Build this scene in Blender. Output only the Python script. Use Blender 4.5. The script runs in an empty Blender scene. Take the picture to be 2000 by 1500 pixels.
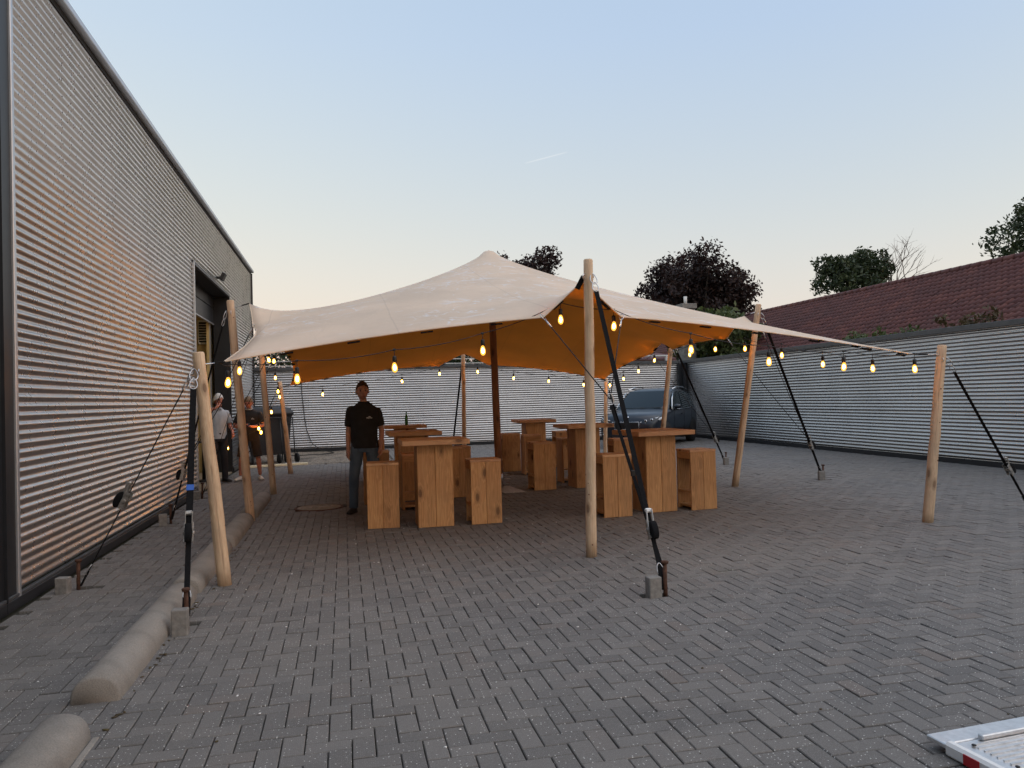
import bpy, bmesh, math, random
import numpy as np
from mathutils import Vector, Matrix, noise

random.seed(7); rng = np.random.default_rng(7)
R = math.radians; PI = math.pi
SC = bpy.context.scene; COL = SC.collection

# ------------------------------------------------------------------ camera
CAM_H = 1.56
yaw, pitch, roll = R(12.364), R(1.03), R(1.57)
fw = Vector((math.sin(yaw)*math.cos(pitch), math.cos(yaw)*math.cos(pitch), math.sin(pitch)))
r0 = Vector((math.cos(yaw), -math.sin(yaw), 0)); u0 = r0.cross(fw)
rt = math.cos(roll)*r0 - math.sin(roll)*u0; up = math.sin(roll)*r0 + math.cos(roll)*u0
cd = bpy.data.cameras.new('camera'); cam = bpy.data.objects.new('camera', cd); COL.objects.link(cam)
cd.sensor_width = 36; cd.lens = 1500/2000*36; cd.clip_end = 20000; cd.clip_start = 0.05
cam.matrix_world = Matrix(((rt.x, up.x, -fw.x, 0), (rt.y, up.y, -fw.y, 0), (rt.z, up.z, -fw.z, CAM_H), (0, 0, 0, 1)))
SC.camera = cam

# ------------------------------------------------------------------ light
EXPO = 3.12                     # dusk, exposed bright by a phone
K = 2.0**-EXPO                  # radiance that shows as 1.0
SC.view_settings.view_transform = 'Standard'; SC.view_settings.look = 'None'
SC.view_settings.gamma = 1; SC.view_settings.exposure = EXPO; SC.view_settings.use_curve_mapping = False
SUN_AZ, SUN_EL = 128, 0.6       # clockwise from +Y
w = bpy.data.worlds.new('World'); SC.world = w; w.use_nodes = True
nt = w.node_tree; bg = nt.nodes['Background']
sk = nt.nodes.new('ShaderNodeTexSky'); sk.sky_type = 'NISHITA'; sk.sun_disc = False
sk.sun_elevation = R(SUN_EL); sk.sun_rotation = R(SUN_AZ); sk.dust_density = 1.0; sk.air_density = 1.0; sk.ozone_density = 1.6
# the phone's tone curve, channel by channel: compresses the steep dusk gradient
sep = nt.nodes.new('ShaderNodeSeparateColor'); comb = nt.nodes.new('ShaderNodeCombineColor'); nt.links.new(sk.outputs[0], sep.inputs[0])
for ch, (ref, out, pw) in enumerate(((.628, .79, .44), (.674, .765, .31), (.574, .80, .06))):
    dv = nt.nodes.new('ShaderNodeMath'); dv.operation = 'DIVIDE'; nt.links.new(sep.outputs[ch], dv.inputs[0]); dv.inputs[1].default_value = ref
    po = nt.nodes.new('ShaderNodeMath'); po.operation = 'POWER'; nt.links.new(dv.outputs[0], po.inputs[0]); po.inputs[1].default_value = pw
    ml = nt.nodes.new('ShaderNodeMath'); ml.operation = 'MULTIPLY'; nt.links.new(po.outputs[0], ml.inputs[0]); ml.inputs[1].default_value = out
    nt.links.new(ml.outputs[0], comb.inputs[ch])
# dusk tint: cream near the horizon, clear blue higher up
tcs = nt.nodes.new('ShaderNodeTexCoord'); sxyz = nt.nodes.new('ShaderNodeSeparateXYZ'); nt.links.new(tcs.outputs['Generated'], sxyz.inputs[0])
rampn = nt.nodes.new('ShaderNodeValToRGB'); nt.links.new(sxyz.outputs[2], rampn.inputs[0]); ce = rampn.color_ramp.elements
ce.new(.2); ce.new(.5)
for q, (pp, cc) in enumerate(((.02, (1.0,.985,.79)), (.16, (1.0,.98,.87)), (.42, (.93,.97,1.0)), (.75, (.90,.95,.96)))): ce[q].position = pp; ce[q].color = (*cc, 1)
tint = nt.nodes.new('ShaderNodeMix'); tint.data_type = 'RGBA'; tint.blend_type = 'MULTIPLY'; tint.inputs[0].default_value = 1
nt.links.new(comb.outputs[0], tint.inputs[6]); nt.links.new(rampn.outputs[0], tint.inputs[7])
class _O: pass
hs = _O(); hs.outputs = [tint.outputs[2]]
nt.links.new(hs.outputs[0], bg.inputs[0]); bg.inputs[1].default_value = 0.118
sl = bpy.data.lights.new('sky_fill', 'SUN'); so = bpy.data.objects.new('sky_fill', sl); COL.objects.link(so)
sl.energy = 0.16; sl.angle = R(90); sl.color = (1, .88, .76)      # soft fill added from high up, standing in for bright evening sky out of view
sd = Vector((math.sin(R(SUN_AZ))*math.cos(R(62)), math.cos(R(SUN_AZ))*math.cos(R(62)), math.sin(R(62))))
so.rotation_euler = sd.to_track_quat('Z', 'Y').to_euler(); so.location = (30, 30, 30)
SC.render.engine = 'CYCLES'; SC.cycles.use_denoising = True
SC.cycles.max_bounces = 4; SC.cycles.diffuse_bounces = 2; SC.cycles.glossy_bounces = 3; SC.cycles.transmission_bounces = 2
SC.cycles.use_adaptive_sampling = True; SC.cycles.adaptive_threshold = .02
SC.cycles.transparent_max_bounces = 6; SC.cycles.sample_clamp_indirect = 1.5
SC.cycles.use_light_tree = True

# ------------------------------------------------------------------ mesh helpers
class MB:
    def __init__(s): s.v = []; s.f = []; s.m = []; s.s = []
    def add(s, vs, fs, mat=0, smooth=False):
        b = len(s.v); s.v.extend([tuple(p) for p in vs])
        for q in fs: s.f.append(tuple(b+i for i in q)); s.m.append(mat); s.s.append(smooth)
        return s
    def box(s, c, d, mat=0, ch=0.0, rot=None):
        hx, hy, hz = d[0]/2, d[1]/2, d[2]/2; c = Vector(c)
        vs = []; fs = []
        if ch <= 0:
            for z in (-hz, hz):
                for x, y in ((-hx,-hy),(hx,-hy),(hx,hy),(-hx,hy)): vs.append(Vector((x,y,z)))
            fs = [(3,2,1,0),(4,5,6,7),(0,1,5,4),(1,2,6,5),(2,3,7,6),(3,0,4,7)]
        else:
            h = (hx,hy,hz); idx = {}
            for sx in (-1,1):
                for sy in (-1,1):
                    for sz in (-1,1):
                        for a in range(3):
                            p = [sx*hx, sy*hy, sz*hz]
                            for b in range(3):
                                if b != a: p[b] -= (sx,sy,sz)[b]*ch
                            idx[(sx,sy,sz,a)] = len(vs); vs.append(Vector(p))
            def q(*k): fs.append(tuple(idx[i] for i in k))
            for a in range(3):
                b, c2 = (a+1)%3, (a+2)%3
                for sg in (-1,1):
                    def kk(sb, sc):
                        t = [0,0,0]; t[a] = sg; t[b] = sb; t[c2] = sc; return (*t, a)
                    l = [kk(-1,-1), kk(1,-1), kk(1,1), kk(-1,1)]
                    if sg < 0: l.reverse()
                    q(*l)
                for sb in (-1,1):
                    for sc in (-1,1):       # edge along axis a
                        t0 = [0,0,0]; t1 = [0,0,0]
                        t0[a] = -1; t1[a] = 1
                        for t in (t0,t1): t[b] = sb; t[c2] = sc
                        l = [(*t0,b),(*t1,b),(*t1,c2),(*t0,c2)]
                        if sb*sc > 0: l.reverse()
                        q(*l)
            for sx in (-1,1):
                for sy in (-1,1):
                    for sz in (-1,1):
                        l = [(sx,sy,sz,0),(sx,sy,sz,1),(sx,sy,sz,2)]
                        if sx*sy*sz < 0: l.reverse()
                        q(*l)
        if rot is not None: vs = [rot @ p for p in vs]
        return s.add([c+p for p in vs], fs, mat)
    def tube(s, pts, rad, n=8, mat=0, smooth=True, cap=True, squash=None):
        pts = [Vector(p) for p in pts]
        if not hasattr(rad, '__len__'): rad = [rad]*len(pts)
        rings = []; prev = None
        for i, p in enumerate(pts):
            a = pts[max(i-1,0)]; b = pts[min(i+1,len(pts)-1)]; t = (b-a)
            t = t.normalized() if t.length > 1e-9 else Vector((0,0,1))
            if prev is None:
                x = t.cross(Vector((0,0,1)))
                if x.length < 1e-3: x = t.cross(Vector((0,1,0)))
            else:
                x = prev - t*prev.dot(t)
                if x.length < 1e-6: x = t.cross(Vector((0,0,1)))
            x.normalize(); y = t.cross(x); prev = x
            rings.append([p + (x*math.cos(2*PI*k/n) + y*math.sin(2*PI*k/n)*(squash or 1))*rad[i] for k in range(n)])
        vs = [q for r in rings for q in r]; fs = []
        for i in range(len(pts)-1):
            for k in range(n):
                fs.append((i*n+k, i*n+(k+1)%n, (i+1)*n+(k+1)%n, (i+1)*n+k))
        s.add(vs, fs, mat, smooth)
        if cap:
            b = len(s.v)-len(vs)
            s.f.append(tuple(b+k for k in range(n-1,-1,-1))); s.m.append(mat); s.s.append(False)
            s.f.append(tuple(b+(len(pts)-1)*n+k for k in range(n))); s.m.append(mat); s.s.append(False)
        return s
    def loft(s, rings, mat=0, smooth=True, closed=True, caps=True):
        n = len(rings[0]); vs = [p for r in rings for p in r]; fs = []
        for i in range(len(rings)-1):
            for k in range(n if closed else n-1):
                fs.append((i*n+k, i*n+(k+1)%n, (i+1)*n+(k+1)%n, (i+1)*n+k))
        b = len(s.v); s.add(vs, fs, mat, smooth)
        if caps and closed:
            s.f.append(tuple(b+k for k in range(n-1,-1,-1))); s.m.append(mat); s.s.append(smooth)
            s.f.append(tuple(b+(len(rings)-1)*n+k for k in range(n))); s.m.append(mat); s.s.append(smooth)
        return s
    def lathe(s, prof, c=(0,0,0), n=14, mat=0, smooth=True, ax=None):
        c = Vector(c); rings = []
        for r, z in prof:
            ring = [Vector((r*math.cos(2*PI*k/n), r*math.sin(2*PI*k/n), z)) for k in range(n)]
            if ax is not None: ring = [ax @ p for p in ring]
            rings.append([c+p for p in ring])
        return s.loft(rings, mat, smooth)
    def ring(s, c, R_, r, ax=None, n=16, m=6, mat=0, sx=1.0):
        c = Vector(c); pts = []
        for k in range(n+1):
            a = 2*PI*k/n; p = Vector((R_*math.cos(a)*sx, R_*math.sin(a), 0))
            pts.append(c + (ax @ p if ax is not None else p))
        return s.tube(pts, r, m, mat, cap=False)
    def strap(s, p0, p1, wd=.05, th=.003, side=None, mat=0, sag=0.0, n=1):
        p0, p1 = Vector(p0), Vector(p1); t = (p1-p0).normalized()
        x = (side if side is not None else t.cross(Vector((0,0,1)))); x = (x - t*x.dot(t)).normalized(); y = t.cross(x)
        rings = []
        for i in range(n+1):
            a = i/n; c = p0.lerp(p1, a) - Vector((0,0,sag*4*a*(1-a)))
            rings.append([c+x*wd/2+y*th/2, c-x*wd/2+y*th/2, c-x*wd/2-y*th/2, c+x*wd/2-y*th/2])
        return s.loft(rings, mat, False)
    def build(s, name, mats, parent=None, off=None, kind=None):
        me = bpy.data.meshes.new(name)
        v = s.v
        if off is not None: v = [(p[0]-off[0], p[1]-off[1], p[2]-off[2]) for p in v]
        me.from_pydata([tuple(p) for p in v], [], s.f)
        if not isinstance(mats, (list, tuple)): mats = [mats]
        for mm in mats: me.materials.append(mm)
        me.polygons.foreach_set('material_index', s.m); me.polygons.foreach_set('use_smooth', s.s)
        me.update()
        o = bpy.data.objects.new(name, me); COL.objects.link(o)
        if parent is not None: o.parent = parent
        if kind: o['kind'] = kind
        return o
def tag(o, label, cat, group=None):
    o['label'] = label; o['category'] = cat
    if group: o['group'] = group
    return o
def thing(name, label, cat, loc=(0,0,0), rz=0, group=None):
    o = bpy.data.objects.new(name, None); COL.objects.link(o); o.empty_display_size = .1
    o.location = loc; o.rotation_euler = (0,0,rz); return tag(o, label, cat, group)
def dup(root, label=None, loc=None, rz=None):
    r = root.copy(); COL.objects.link(r)
    if label: r['label'] = label
    if loc is not None: r.location = loc
    if rz is not None: r.rotation_euler = (0,0,rz)
    for ch in root.children:
        c = ch.copy(); COL.objects.link(c); c.parent = r
        for g in ch.children:
            d = g.copy(); COL.objects.link(d); d.parent = c
    return r
def struct(o): o['kind'] = 'structure'; return o
def np_mesh(name, V, F, mats, parent=None, smooth=False, midx=None):
    V = np.asarray(V, np.float32); F = np.asarray(F, np.int32)
    me = bpy.data.meshes.new(name); me.vertices.add(len(V)); me.vertices.foreach_set('co', V.ravel())
    k = F.shape[1]; me.loops.add(F.size); me.loops.foreach_set('vertex_index', F.ravel())
    me.polygons.add(len(F)); me.polygons.foreach_set('loop_start', np.arange(0, F.size, k, dtype=np.int32))
    me.polygons.foreach_set('loop_total', np.full(len(F), k, np.int32))
    if not isinstance(mats, (list, tuple)): mats = [mats]
    for mm in mats: me.materials.append(mm)
    me.polygons.foreach_set('use_smooth', np.full(len(F), smooth))
    if midx is not None: me.polygons.foreach_set('material_index', np.asarray(midx, np.int32))
    me.update(calc_edges=True); me.validate()
    o = bpy.data.objects.new(name, me); COL.objects.link(o)
    if parent is not None: o.parent = parent
    return o

# ------------------------------------------------------------------ materials
class NT:
    def __init__(s, name):
        s.mat = bpy.data.materials.new(name); s.mat.use_nodes = True; s.t = s.mat.node_tree
        s.p = s.t.nodes['Principled BSDF']; s.out = s.t.nodes['Material Output']
    def n(s, typ, **kw):
        nd = s.t.nodes.new(typ)
        for k, v in kw.items():
            if k.startswith('i_'):
                key = k[2:]; key = int(key) if key.isdigit() else key.replace('_', ' ')
                nd.inputs[key].default_value = v
            else: setattr(nd, k, v)
        return nd
    def l(s, a, b): s.t.links.new(a, b)
    def set(s, **kw):
        for k, v in kw.items(): s.p.inputs[k.replace('_', ' ')].default_value = v
        return s
    def coord(s, kind='Object', scale=(1,1,1), loc=None):
        tc = s.n('ShaderNodeTexCoord'); mp = s.n('ShaderNodeMapping'); mp.inputs['Scale'].default_value = scale
        s.l(tc.outputs[kind], mp.inputs['Vector'])
        if loc is not None: s.l(loc, mp.inputs['Location'])
        return mp.outputs[0]
    def world(s, scale=(1,1,1)):
        g = s.n('ShaderNodeNewGeometry'); mp = s.n('ShaderNodeMapping'); mp.inputs['Scale'].default_value = scale
        s.l(g.outputs['Position'], mp.inputs['Vector']); return mp.outputs[0]
    def noise(s, vec, scale=5, detail=3, rough=.55, dist=0):
        nd = s.n('ShaderNodeTexNoise'); s.l(vec, nd.inputs['Vector'])
        nd.inputs['Scale'].default_value = scale; nd.inputs['Detail'].default_value = detail
        nd.inputs['Roughness'].default_value = rough; nd.inputs['Distortion'].default_value = dist; return nd.outputs[0]
    def ramp(s, fac, *stops):
        nd = s.n('ShaderNodeValToRGB'); s.l(fac, nd.inputs[0]); e = nd.color_ramp.elements
        while len(e) < len(stops): e.new(.5)
        for i, (p, c) in enumerate(stops):
            e[i].position = p; e[i].color = (*c, 1) if hasattr(c, '__len__') else (c, c, c, 1)
        return nd.outputs[0]
    def mix(s, fac, a, b, mode='MIX'):
        nd = s.n('ShaderNodeMix', data_type='RGBA', blend_type=mode)
        for sock, v in ((nd.inputs[0], fac), (nd.inputs[6], a), (nd.inputs[7], b)):
            if hasattr(v, 'node'): s.l(v, sock)
            elif hasattr(v, '__len__'): sock.default_value = (*v, 1) if len(v) == 3 else v
            else: sock.default_value = v
        return nd.outputs[2]
    def math(s, op, a, b=0.0, c=None):
        nd = s.n('ShaderNodeMath', operation=op)
        for i, v in enumerate((a, b) if c is None else (a, b, c)):
            if hasattr(v, 'node'): s.l(v, nd.inputs[i])
            else: nd.inputs[i].default_value = v
        return nd.outputs[0]
    def bump(s, h, strength=.3, dist=.01, nrm=None):
        nd = s.n('ShaderNodeBump'); s.l(h, nd.inputs['Height']); nd.inputs['Strength'].default_value = strength
        nd.inputs['Distance'].default_value = dist
        if nrm is not None: s.l(nrm, nd.inputs['Normal'])
        return nd.outputs[0]
    def color(s, c): s.l(c, s.p.inputs['Base Color']); return s
    def normal(s, c): s.l(c, s.p.inputs['Normal']); return s
    def rough(s, c): s.l(c, s.p.inputs['Roughness']); return s
MAT = {}
def simple(name, col, rough=.6, metal=0, nz=0.0, scale=20, bump=0, **kw):
    t = NT(name); t.set(Roughness=rough, Metallic=metal, **kw)
    if nz > 0 or bump > 0:
        n = t.noise(t.coord('Object'), scale, 4)
        t.color(t.ramp(n, (.3, [c*(1-nz) for c in col]), (.7, [min(1, c*(1+nz)) for c in col])))
        if bump: t.normal(t.bump(n, bump, .01))
    else: t.p.inputs['Base Color'].default_value = (*col, 1)
    MAT[name] = t.mat; return t.mat

# corrugated silver sheet: metallic paint with faint dirt
def m_corr(key, c0, c1):
    t = NT('corrugated_'+key); t.set(Metallic=1.0, Roughness=.3)
    wd = t.world()
    n1 = t.noise(wd, 1.3, 4); n2 = t.noise(t.world((3, 3, .6)), 6, 4)
    c = t.ramp(n1, (.3, c0), (.7, c1))
    c = t.mix(t.math('MULTIPLY', t.ramp(n2, (.5, 0.), (.8, 1.)), .25), c, (.38,.35,.32))
    sp = t.n('ShaderNodeSeparateXYZ'); t.l(wd, sp.inputs[0])
    low = t.ramp(sp.outputs[2], (0.0, 1.), (.55, 0.))
    c = t.mix(t.math('MULTIPLY', low, t.math('MULTIPLY', n1, .75)), c, (.22,.17,.13))
    t.color(c); t.rough(t.ramp(n2, (.2, .25), (.8, .33)))
    MAT[key] = t.mat
m_corr('corr', (.57,.55,.54), (.64,.62,.61)); m_corr('corr_fence', (.46,.45,.445), (.53,.52,.515))
simple('anthracite', (.022,.024,.028), .42, .3, .15, 6)
simple('cap_grey', (.075,.08,.085), .5, .2, .2, 8)
simple('alu_trim', (.50,.52,.55), .38, .7, .06, 5)
simple('dark_gap', (.012,.012,.013), .8)
simple('screw', (.30,.30,.30), .4, .8)

def m_brick(name, side=False):
    t = NT(name); t.set(Roughness=.86)
    wd = t.world(); g = t.n('ShaderNodeNewGeometry'); oi = t.n('ShaderNodeObjectInfo')
    rnd = t.math('FRACT', t.math('ADD', g.outputs['Random Per Island'], oi.outputs['Random']))
    base = t.ramp(rnd, (0, (.108,.102,.097)), (.5, (.132,.124,.117)), (.9, (.156,.145,.135)), (1, (.138,.118,.105)))
    big = t.noise(wd, .35, 4, .6); mid = t.noise(wd, 2.2, 4, .6)
    base = t.mix(t.math('MULTIPLY', t.ramp(big, (.42, 0.), (.62, 1.)), .5), base, (.162,.145,.127))
    base = t.mix(t.math('MULTIPLY', t.ramp(mid, (.5, 0.), (.72, 1.)), .35), base, (.112,.107,.104))
    oil = t.math('MULTIPLY', t.ramp(t.noise(wd, .9, 3, .5), (.60, 0.), (.70, 1.)), t.ramp(mid, (.42, 0.), (.6, 1.)))
    base = t.mix(t.math('MULTIPLY', oil, .55), base, (.070,.066,.064))
    moss = t.math('MULTIPLY', t.ramp(t.noise(wd, .5, 5, .7), (.60, 0.), (.72, 1.)), t.ramp(t.noise(wd, 14, 3), (.45, 0.), (.65, 1.)))
    base = t.mix(t.math('MULTIPLY', moss, .6), base, (.120,.122,.085))
    grain = t.noise(wd, 230, 2, .7)
    base = t.mix(.55, base, t.ramp(grain, (.25, .25), (.75, .85)), 'OVERLAY')
    for sc, th, cv, amt, pk in ((110, .20, (.30,.29,.275), .55, .6), (44, .13, (.58,.56,.53), .85, .80)):
        vo = t.n('ShaderNodeTexVoronoi', voronoi_dimensions='2D', feature='F1'); t.l(wd, vo.inputs['Vector']); vo.inputs['Scale'].default_value = sc
        hs2 = t.n('ShaderNodeSeparateColor'); t.l(vo.outputs['Color'], hs2.inputs[0])
        pick = t.math('GREATER_THAN', hs2.outputs[0], pk)
        dot = t.math('MULTIPLY', t.math('LESS_THAN', vo.outputs['Distance'], th), pick)
        base = t.mix(t.math('MULTIPLY', dot, amt), base, cv)
    t.color(base)
    t.normal(t.bump(grain, .4, .003))
    MAT[name] = t.mat
m_brick('brick')
def m_sand():
    t = NT('joint_sand'); t.set(Roughness=.95); wd = t.world()
    t.color(t.ramp(t.noise(wd, 40, 4), (.3, (.016,.015,.011)), (.7, (.042,.042,.026))))
    MAT['sand'] = t.mat
m_sand()
def m_earth():
    t = NT('earth'); t.set(Roughness=.95); wd = t.world()
    t.color(t.ramp(t.noise(wd, .08, 5), (.35, (.05,.06,.03)), (.65, (.09,.085,.06))))
    MAT['earth'] = t.mat
m_earth()
def m_gravel():
    t = NT('gravel'); t.set(Roughness=.9); wd = t.world()
    vo = t.n('ShaderNodeTexVoronoi'); t.l(wd, vo.inputs['Vector']); vo.inputs['Scale'].default_value = 45
    n = t.noise(wd, 1.2, 5)
    c = t.ramp(vo.outputs['Distance'], (0, (.36,.31,.25)), (.6, (.16,.13,.10)))
    c = t.mix(t.ramp(n, (.5, 0.), (.65, .8)), c, (.05,.045,.04)); t.color(c)
    t.normal(t.bump(vo.outputs['Distance'], .8, .01)); MAT['gravel'] = t.mat
m_gravel()

def m_wood(name, axis, cols, knots=True, scale=1.0, crack=False, rough=.62):
    t = NT(name); t.set(Roughness=rough)
    oi = t.n('ShaderNodeObjectInfo'); cx = t.n('ShaderNodeCombineXYZ')
    r1 = t.math('MULTIPLY', oi.outputs['Random'], 37.0)
    for i in range(3): t.l(t.math('MULTIPLY', r1, (1., .7, 1.3)[i]), cx.inputs[i])
    sc = [9.0*scale]*3; sc[axis] = .55*scale
    vec = t.coord('Object', sc, cx.outputs[0])
    sc2 = [2.6*scale]*3; sc2[axis] = 1.15*scale
    kv = t.coord('Object', sc2, cx.outputs[0])
    vo = t.n('ShaderNodeTexVoronoi', feature='F1'); t.l(kv, vo.inputs['Vector']); vo.inputs['Scale'].default_value = 2.0
    kd = vo.outputs['Distance']
    wob = t.noise(vec, 1.4, 3, .5, .6)
    kn = t.ramp(kd, (.0, 1.), (.34, 0.))
    rings = t.n('ShaderNodeTexNoise'); t.l(vec, rings.inputs['Vector']); rings.inputs['Scale'].default_value = 2.4
    rings.inputs['Detail'].default_value = 2; rings.inputs['Distortion'].default_value = .7
    gr = t.math('SINE', t.math('ADD', t.math('MULTIPLY', rings.outputs[0], 42), t.math('MULTIPLY', kn, 14)))
    gr = t.math('MULTIPLY_ADD', gr, .5, .5)
    fs = [120.0*scale]*3; fs[axis] = 3.5*scale
    fine = t.noise(t.coord('Object', fs, cx.outputs[0]), 1, 3, .6)
    c = t.mix(t.math('MULTIPLY', gr, .6), cols[0], cols[1])
    c = t.mix(t.math('MULTIPLY', t.ramp(wob, (.4, 0.), (.7, 1.)), .4), c, cols[2])
    c = t.mix(.35, c, t.ramp(fine, (.3, .3), (.7, .72)), 'OVERLAY')
    tone = t.ramp(oi.outputs['Random'], (0, .34), (.5, .48), (1, .64))
    c = t.mix(.6, c, tone, 'OVERLAY')
    if name == 'pole_wood':
        cs = [30.0]*3; cs[axis] = .8
        ck = t.noise(t.coord('Object', cs, cx.outputs[0]), 1, 3, .6)
        c = t.mix(t.math('MULTIPLY', t.ramp(ck, (.60, 0.), (.68, 1.)), .55), c, (.17,.09,.05))
        c = t.mix(t.math('MULTIPLY', t.ramp(t.noise(t.coord('Object', (6,6,2.5), cx.outputs[0]), 1, 4, .65), (.45, 0.), (.7, 1.)), .5), c, (.34,.24,.17))
    if knots:
        k2 = t.ramp(kd, (.0, 1.), (.10, .95), (.125, .5), (.24, 0.))
        c = t.mix(t.math('MULTIPLY', k2, .8), c, cols[3])
    wdn = t.noise(t.world(), 3.5, 4)
    c = t.mix(t.math('MULTIPLY', t.ramp(wdn, (.52, 0.), (.75, 1.)), .35), c, [q*.55 for q in cols[1]])
    t.color(c); t.normal(t.bump(t.math('ADD', gr, fine), .18, .004))
    MAT[name] = t.mat
PINE = [(.58,.310,.125), (.36,.160,.054), (.47,.255,.108), (.080,.030,.011)]
m_wood('wood_z', 2, PINE); m_wood('wood_x', 0, [(.66,.38,.20), (.45,.23,.10), (.56,.34,.19), (.10,.042,.018)]); m_wood('wood_y', 1, PINE)
m_wood('pole_wood', 2, [(.62,.435,.28), (.48,.31,.185), (.54,.40,.28), (.12,.06,.03)], scale=1.2, rough=.7)
m_wood('dark_pole', 2, [(.27,.115,.042), (.18,.07,.025), (.22,.10,.04), (.05,.02,.01)], scale=1.0, rough=.6)

def m_canvas(name, col, under):
    t = NT(name); wd = t.world()
    weave = t.noise(t.coord('Object', (1,1,1)), 420, 2, .5)
    n1 = t.noise(wd, .9, 4, .55); n2 = t.noise(wd, 5, 4, .6, .5)
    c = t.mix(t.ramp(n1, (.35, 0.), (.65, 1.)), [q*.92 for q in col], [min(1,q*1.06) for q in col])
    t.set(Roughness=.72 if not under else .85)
    if not under:
        # chalky dried streaks and creases of the folded cloth
        wv = t.n('ShaderNodeTexNoise', noise_dimensions='3D'); t.l(wd, wv.inputs['Vector']); wv.inputs['Scale'].default_value = 1.6; wv.inputs['Detail'].default_value = 5
        mv = t.n('ShaderNodeVectorMath', operation='MULTIPLY_ADD'); t.l(wv.outputs['Color'], mv.inputs[0]); mv.inputs[1].default_value = (1.1,1.1,1.1); t.l(wd, mv.inputs[2])
        vo = t.n('ShaderNodeTexVoronoi', feature='DISTANCE_TO_EDGE'); t.l(mv.outputs[0], vo.inputs['Vector']); vo.inputs['Scale'].default_value = 1.7
        ln = t.ramp(vo.outputs['Distance'], (.0, 1.), (.035, 0.))
        msk = t.ramp(t.noise(wd, .75, 3, .6), (.43, 0.), (.52, 1.))
        msk2 = t.ramp(t.noise(wd, 9, 3, .6), (.42, 0.), (.55, 1.))
        patch = t.math('MULTIPLY', t.ramp(t.noise(wd, 2.4, 5, .65, 1.2), (.57, 0.), (.63, 1.)), msk)
        amt = t.math('MAXIMUM', t.math('MULTIPLY', t.math('MULTIPLY', ln, msk), msk2), t.math('MULTIPLY', patch, .6))
        c = t.mix(t.math('MULTIPLY', amt, .9), c, (.95,.93,.93))
        t.rough(t.ramp(amt, (0, .74), (1, .42)))
    # welded seams between the cloth panels
    sx = t.n('ShaderNodeSeparateXYZ'); t.l(wd, sx.inputs[0])
    sv_ = t.math('ADD', sx.outputs[0], t.math('MULTIPLY', t.noise(wd, .5, 2), .12))
    seam = t.math('LESS_THAN', t.math('ABSOLUTE', t.math('SUBTRACT', t.math('FRACT', t.math('DIVIDE', t.math('ADD', sv_, 3.1), 1.48)), .5)), .0055)
    c = t.mix(t.math('MULTIPLY', seam, .20), c, [q*.55 for q in col])
    fold = t.noise(t.world((1.0, .5, .6)), 3.2, 3, .5, .8)
    t.normal(t.bump(weave, .12, .002, t.bump(fold, .5, .03)))
    t.color(c)
    tr = t.n('ShaderNodeBsdfTranslucent'); t.l(c, tr.inputs[0]); mx = t.n('ShaderNodeMixShader', i_0=.30)
    t.l(t.p.outputs[0], mx.inputs[1]); t.l(tr.outputs[0], mx.inputs[2]); t.l(mx.outputs[0], t.out.inputs[0])
    MAT[name] = t.mat
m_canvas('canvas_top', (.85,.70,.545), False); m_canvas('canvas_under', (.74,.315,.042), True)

simple('webbing', (.010,.010,.011), 1.0, 0, .3, 60, 0, Specular_IOR_Level=.15)
simple('rope', (.015,.015,.016), .8)
simple('steel', (.55,.55,.56), .3, .95, .1, 30)
simple('worn_steel', (.40,.38,.35), .45, .8, .4, 40)
simple('knot', (.17,.085,.045), .8)
simple('rust', (.085,.038,.022), .85, .15, .5, 40, .3)
simple('blue_tape', (.01,.09,.42), .5)
simple('white_plastic', (.72,.71,.68), .4)
simple('black_plastic', (.012,.012,.013), .5)
simple('cable', (.011,.011,.012), .6)
simple('concrete_block', (.21,.20,.185), .9, 0, .25, 25, .4)
def m_conc():
    t = NT('bumper_concrete'); t.set(Roughness=.92); wd = t.world()
    n = t.noise(wd, 4, 5, .6); f = t.noise(wd, 130, 3)
    c = t.ramp(n, (.3, (.215,.195,.17)), (.7, (.275,.25,.22)))
    st = t.n('ShaderNodeTexWave', wave_type='BANDS', bands_direction='DIAGONAL'); t.l(wd, st.inputs[0]); st.inputs['Scale'].default_value = .9; st.inputs['Distortion'].default_value = 14; st.inputs['Detail'].default_value = 3
    c = t.mix(t.math('MULTIPLY', t.ramp(st.outputs['Fac'], (.84, 0.), (.99, 1.)), .22), c, (.12,.105,.09))
    c = t.mix(t.math('MULTIPLY', t.ramp(t.noise(wd, 1.6, 5, .65), (.52, 0.), (.60, 1.)), .28), c, (.13,.118,.105))
    c = t.mix(.4, c, t.ramp(f, (.25, .25), (.75, .8)), 'OVERLAY'); t.color(c)
    t.normal(t.bump(f, .5, .005)); MAT['bumper'] = t.mat
m_conc()
def m_bulb():
    t = NT('bulb_glass')            # amber glass, softly lit from inside
    em = t.n('ShaderNodeEmission'); em.inputs[0].default_value = (1,.48,.08,1); em.inputs[1].default_value = 2.3*K
    tr = t.n('ShaderNodeBsdfTransparent'); tr.inputs[0].default_value = (1,.80,.42,1); mx = t.n('ShaderNodeMixShader', i_0=.62)
    t.l(tr.outputs[0], mx.inputs[1]); t.l(em.outputs[0], mx.inputs[2]); t.l(mx.outputs[0], t.out.inputs[0]); MAT['bulb'] = t.mat
    t = NT('bulb_filament'); t.p.inputs['Emission Color'].default_value = (1,.45,.10,1); t.p.inputs['Emission Strength'].default_value = 350*K; MAT['filament'] = t.mat
m_bulb()
def m_emit(name, col, s):
    t = NT(name); t.p.inputs['Base Color'].default_value = (*col,1); t.p.inputs['Emission Color'].default_value = (*col,1)
    t.p.inputs['Emission Strength'].default_value = s*K; MAT[name] = t.mat
m_emit('room_lamp', (1,.70,.32), 16); m_emit('flame', (1,.30,.06), 3.0)
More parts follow.
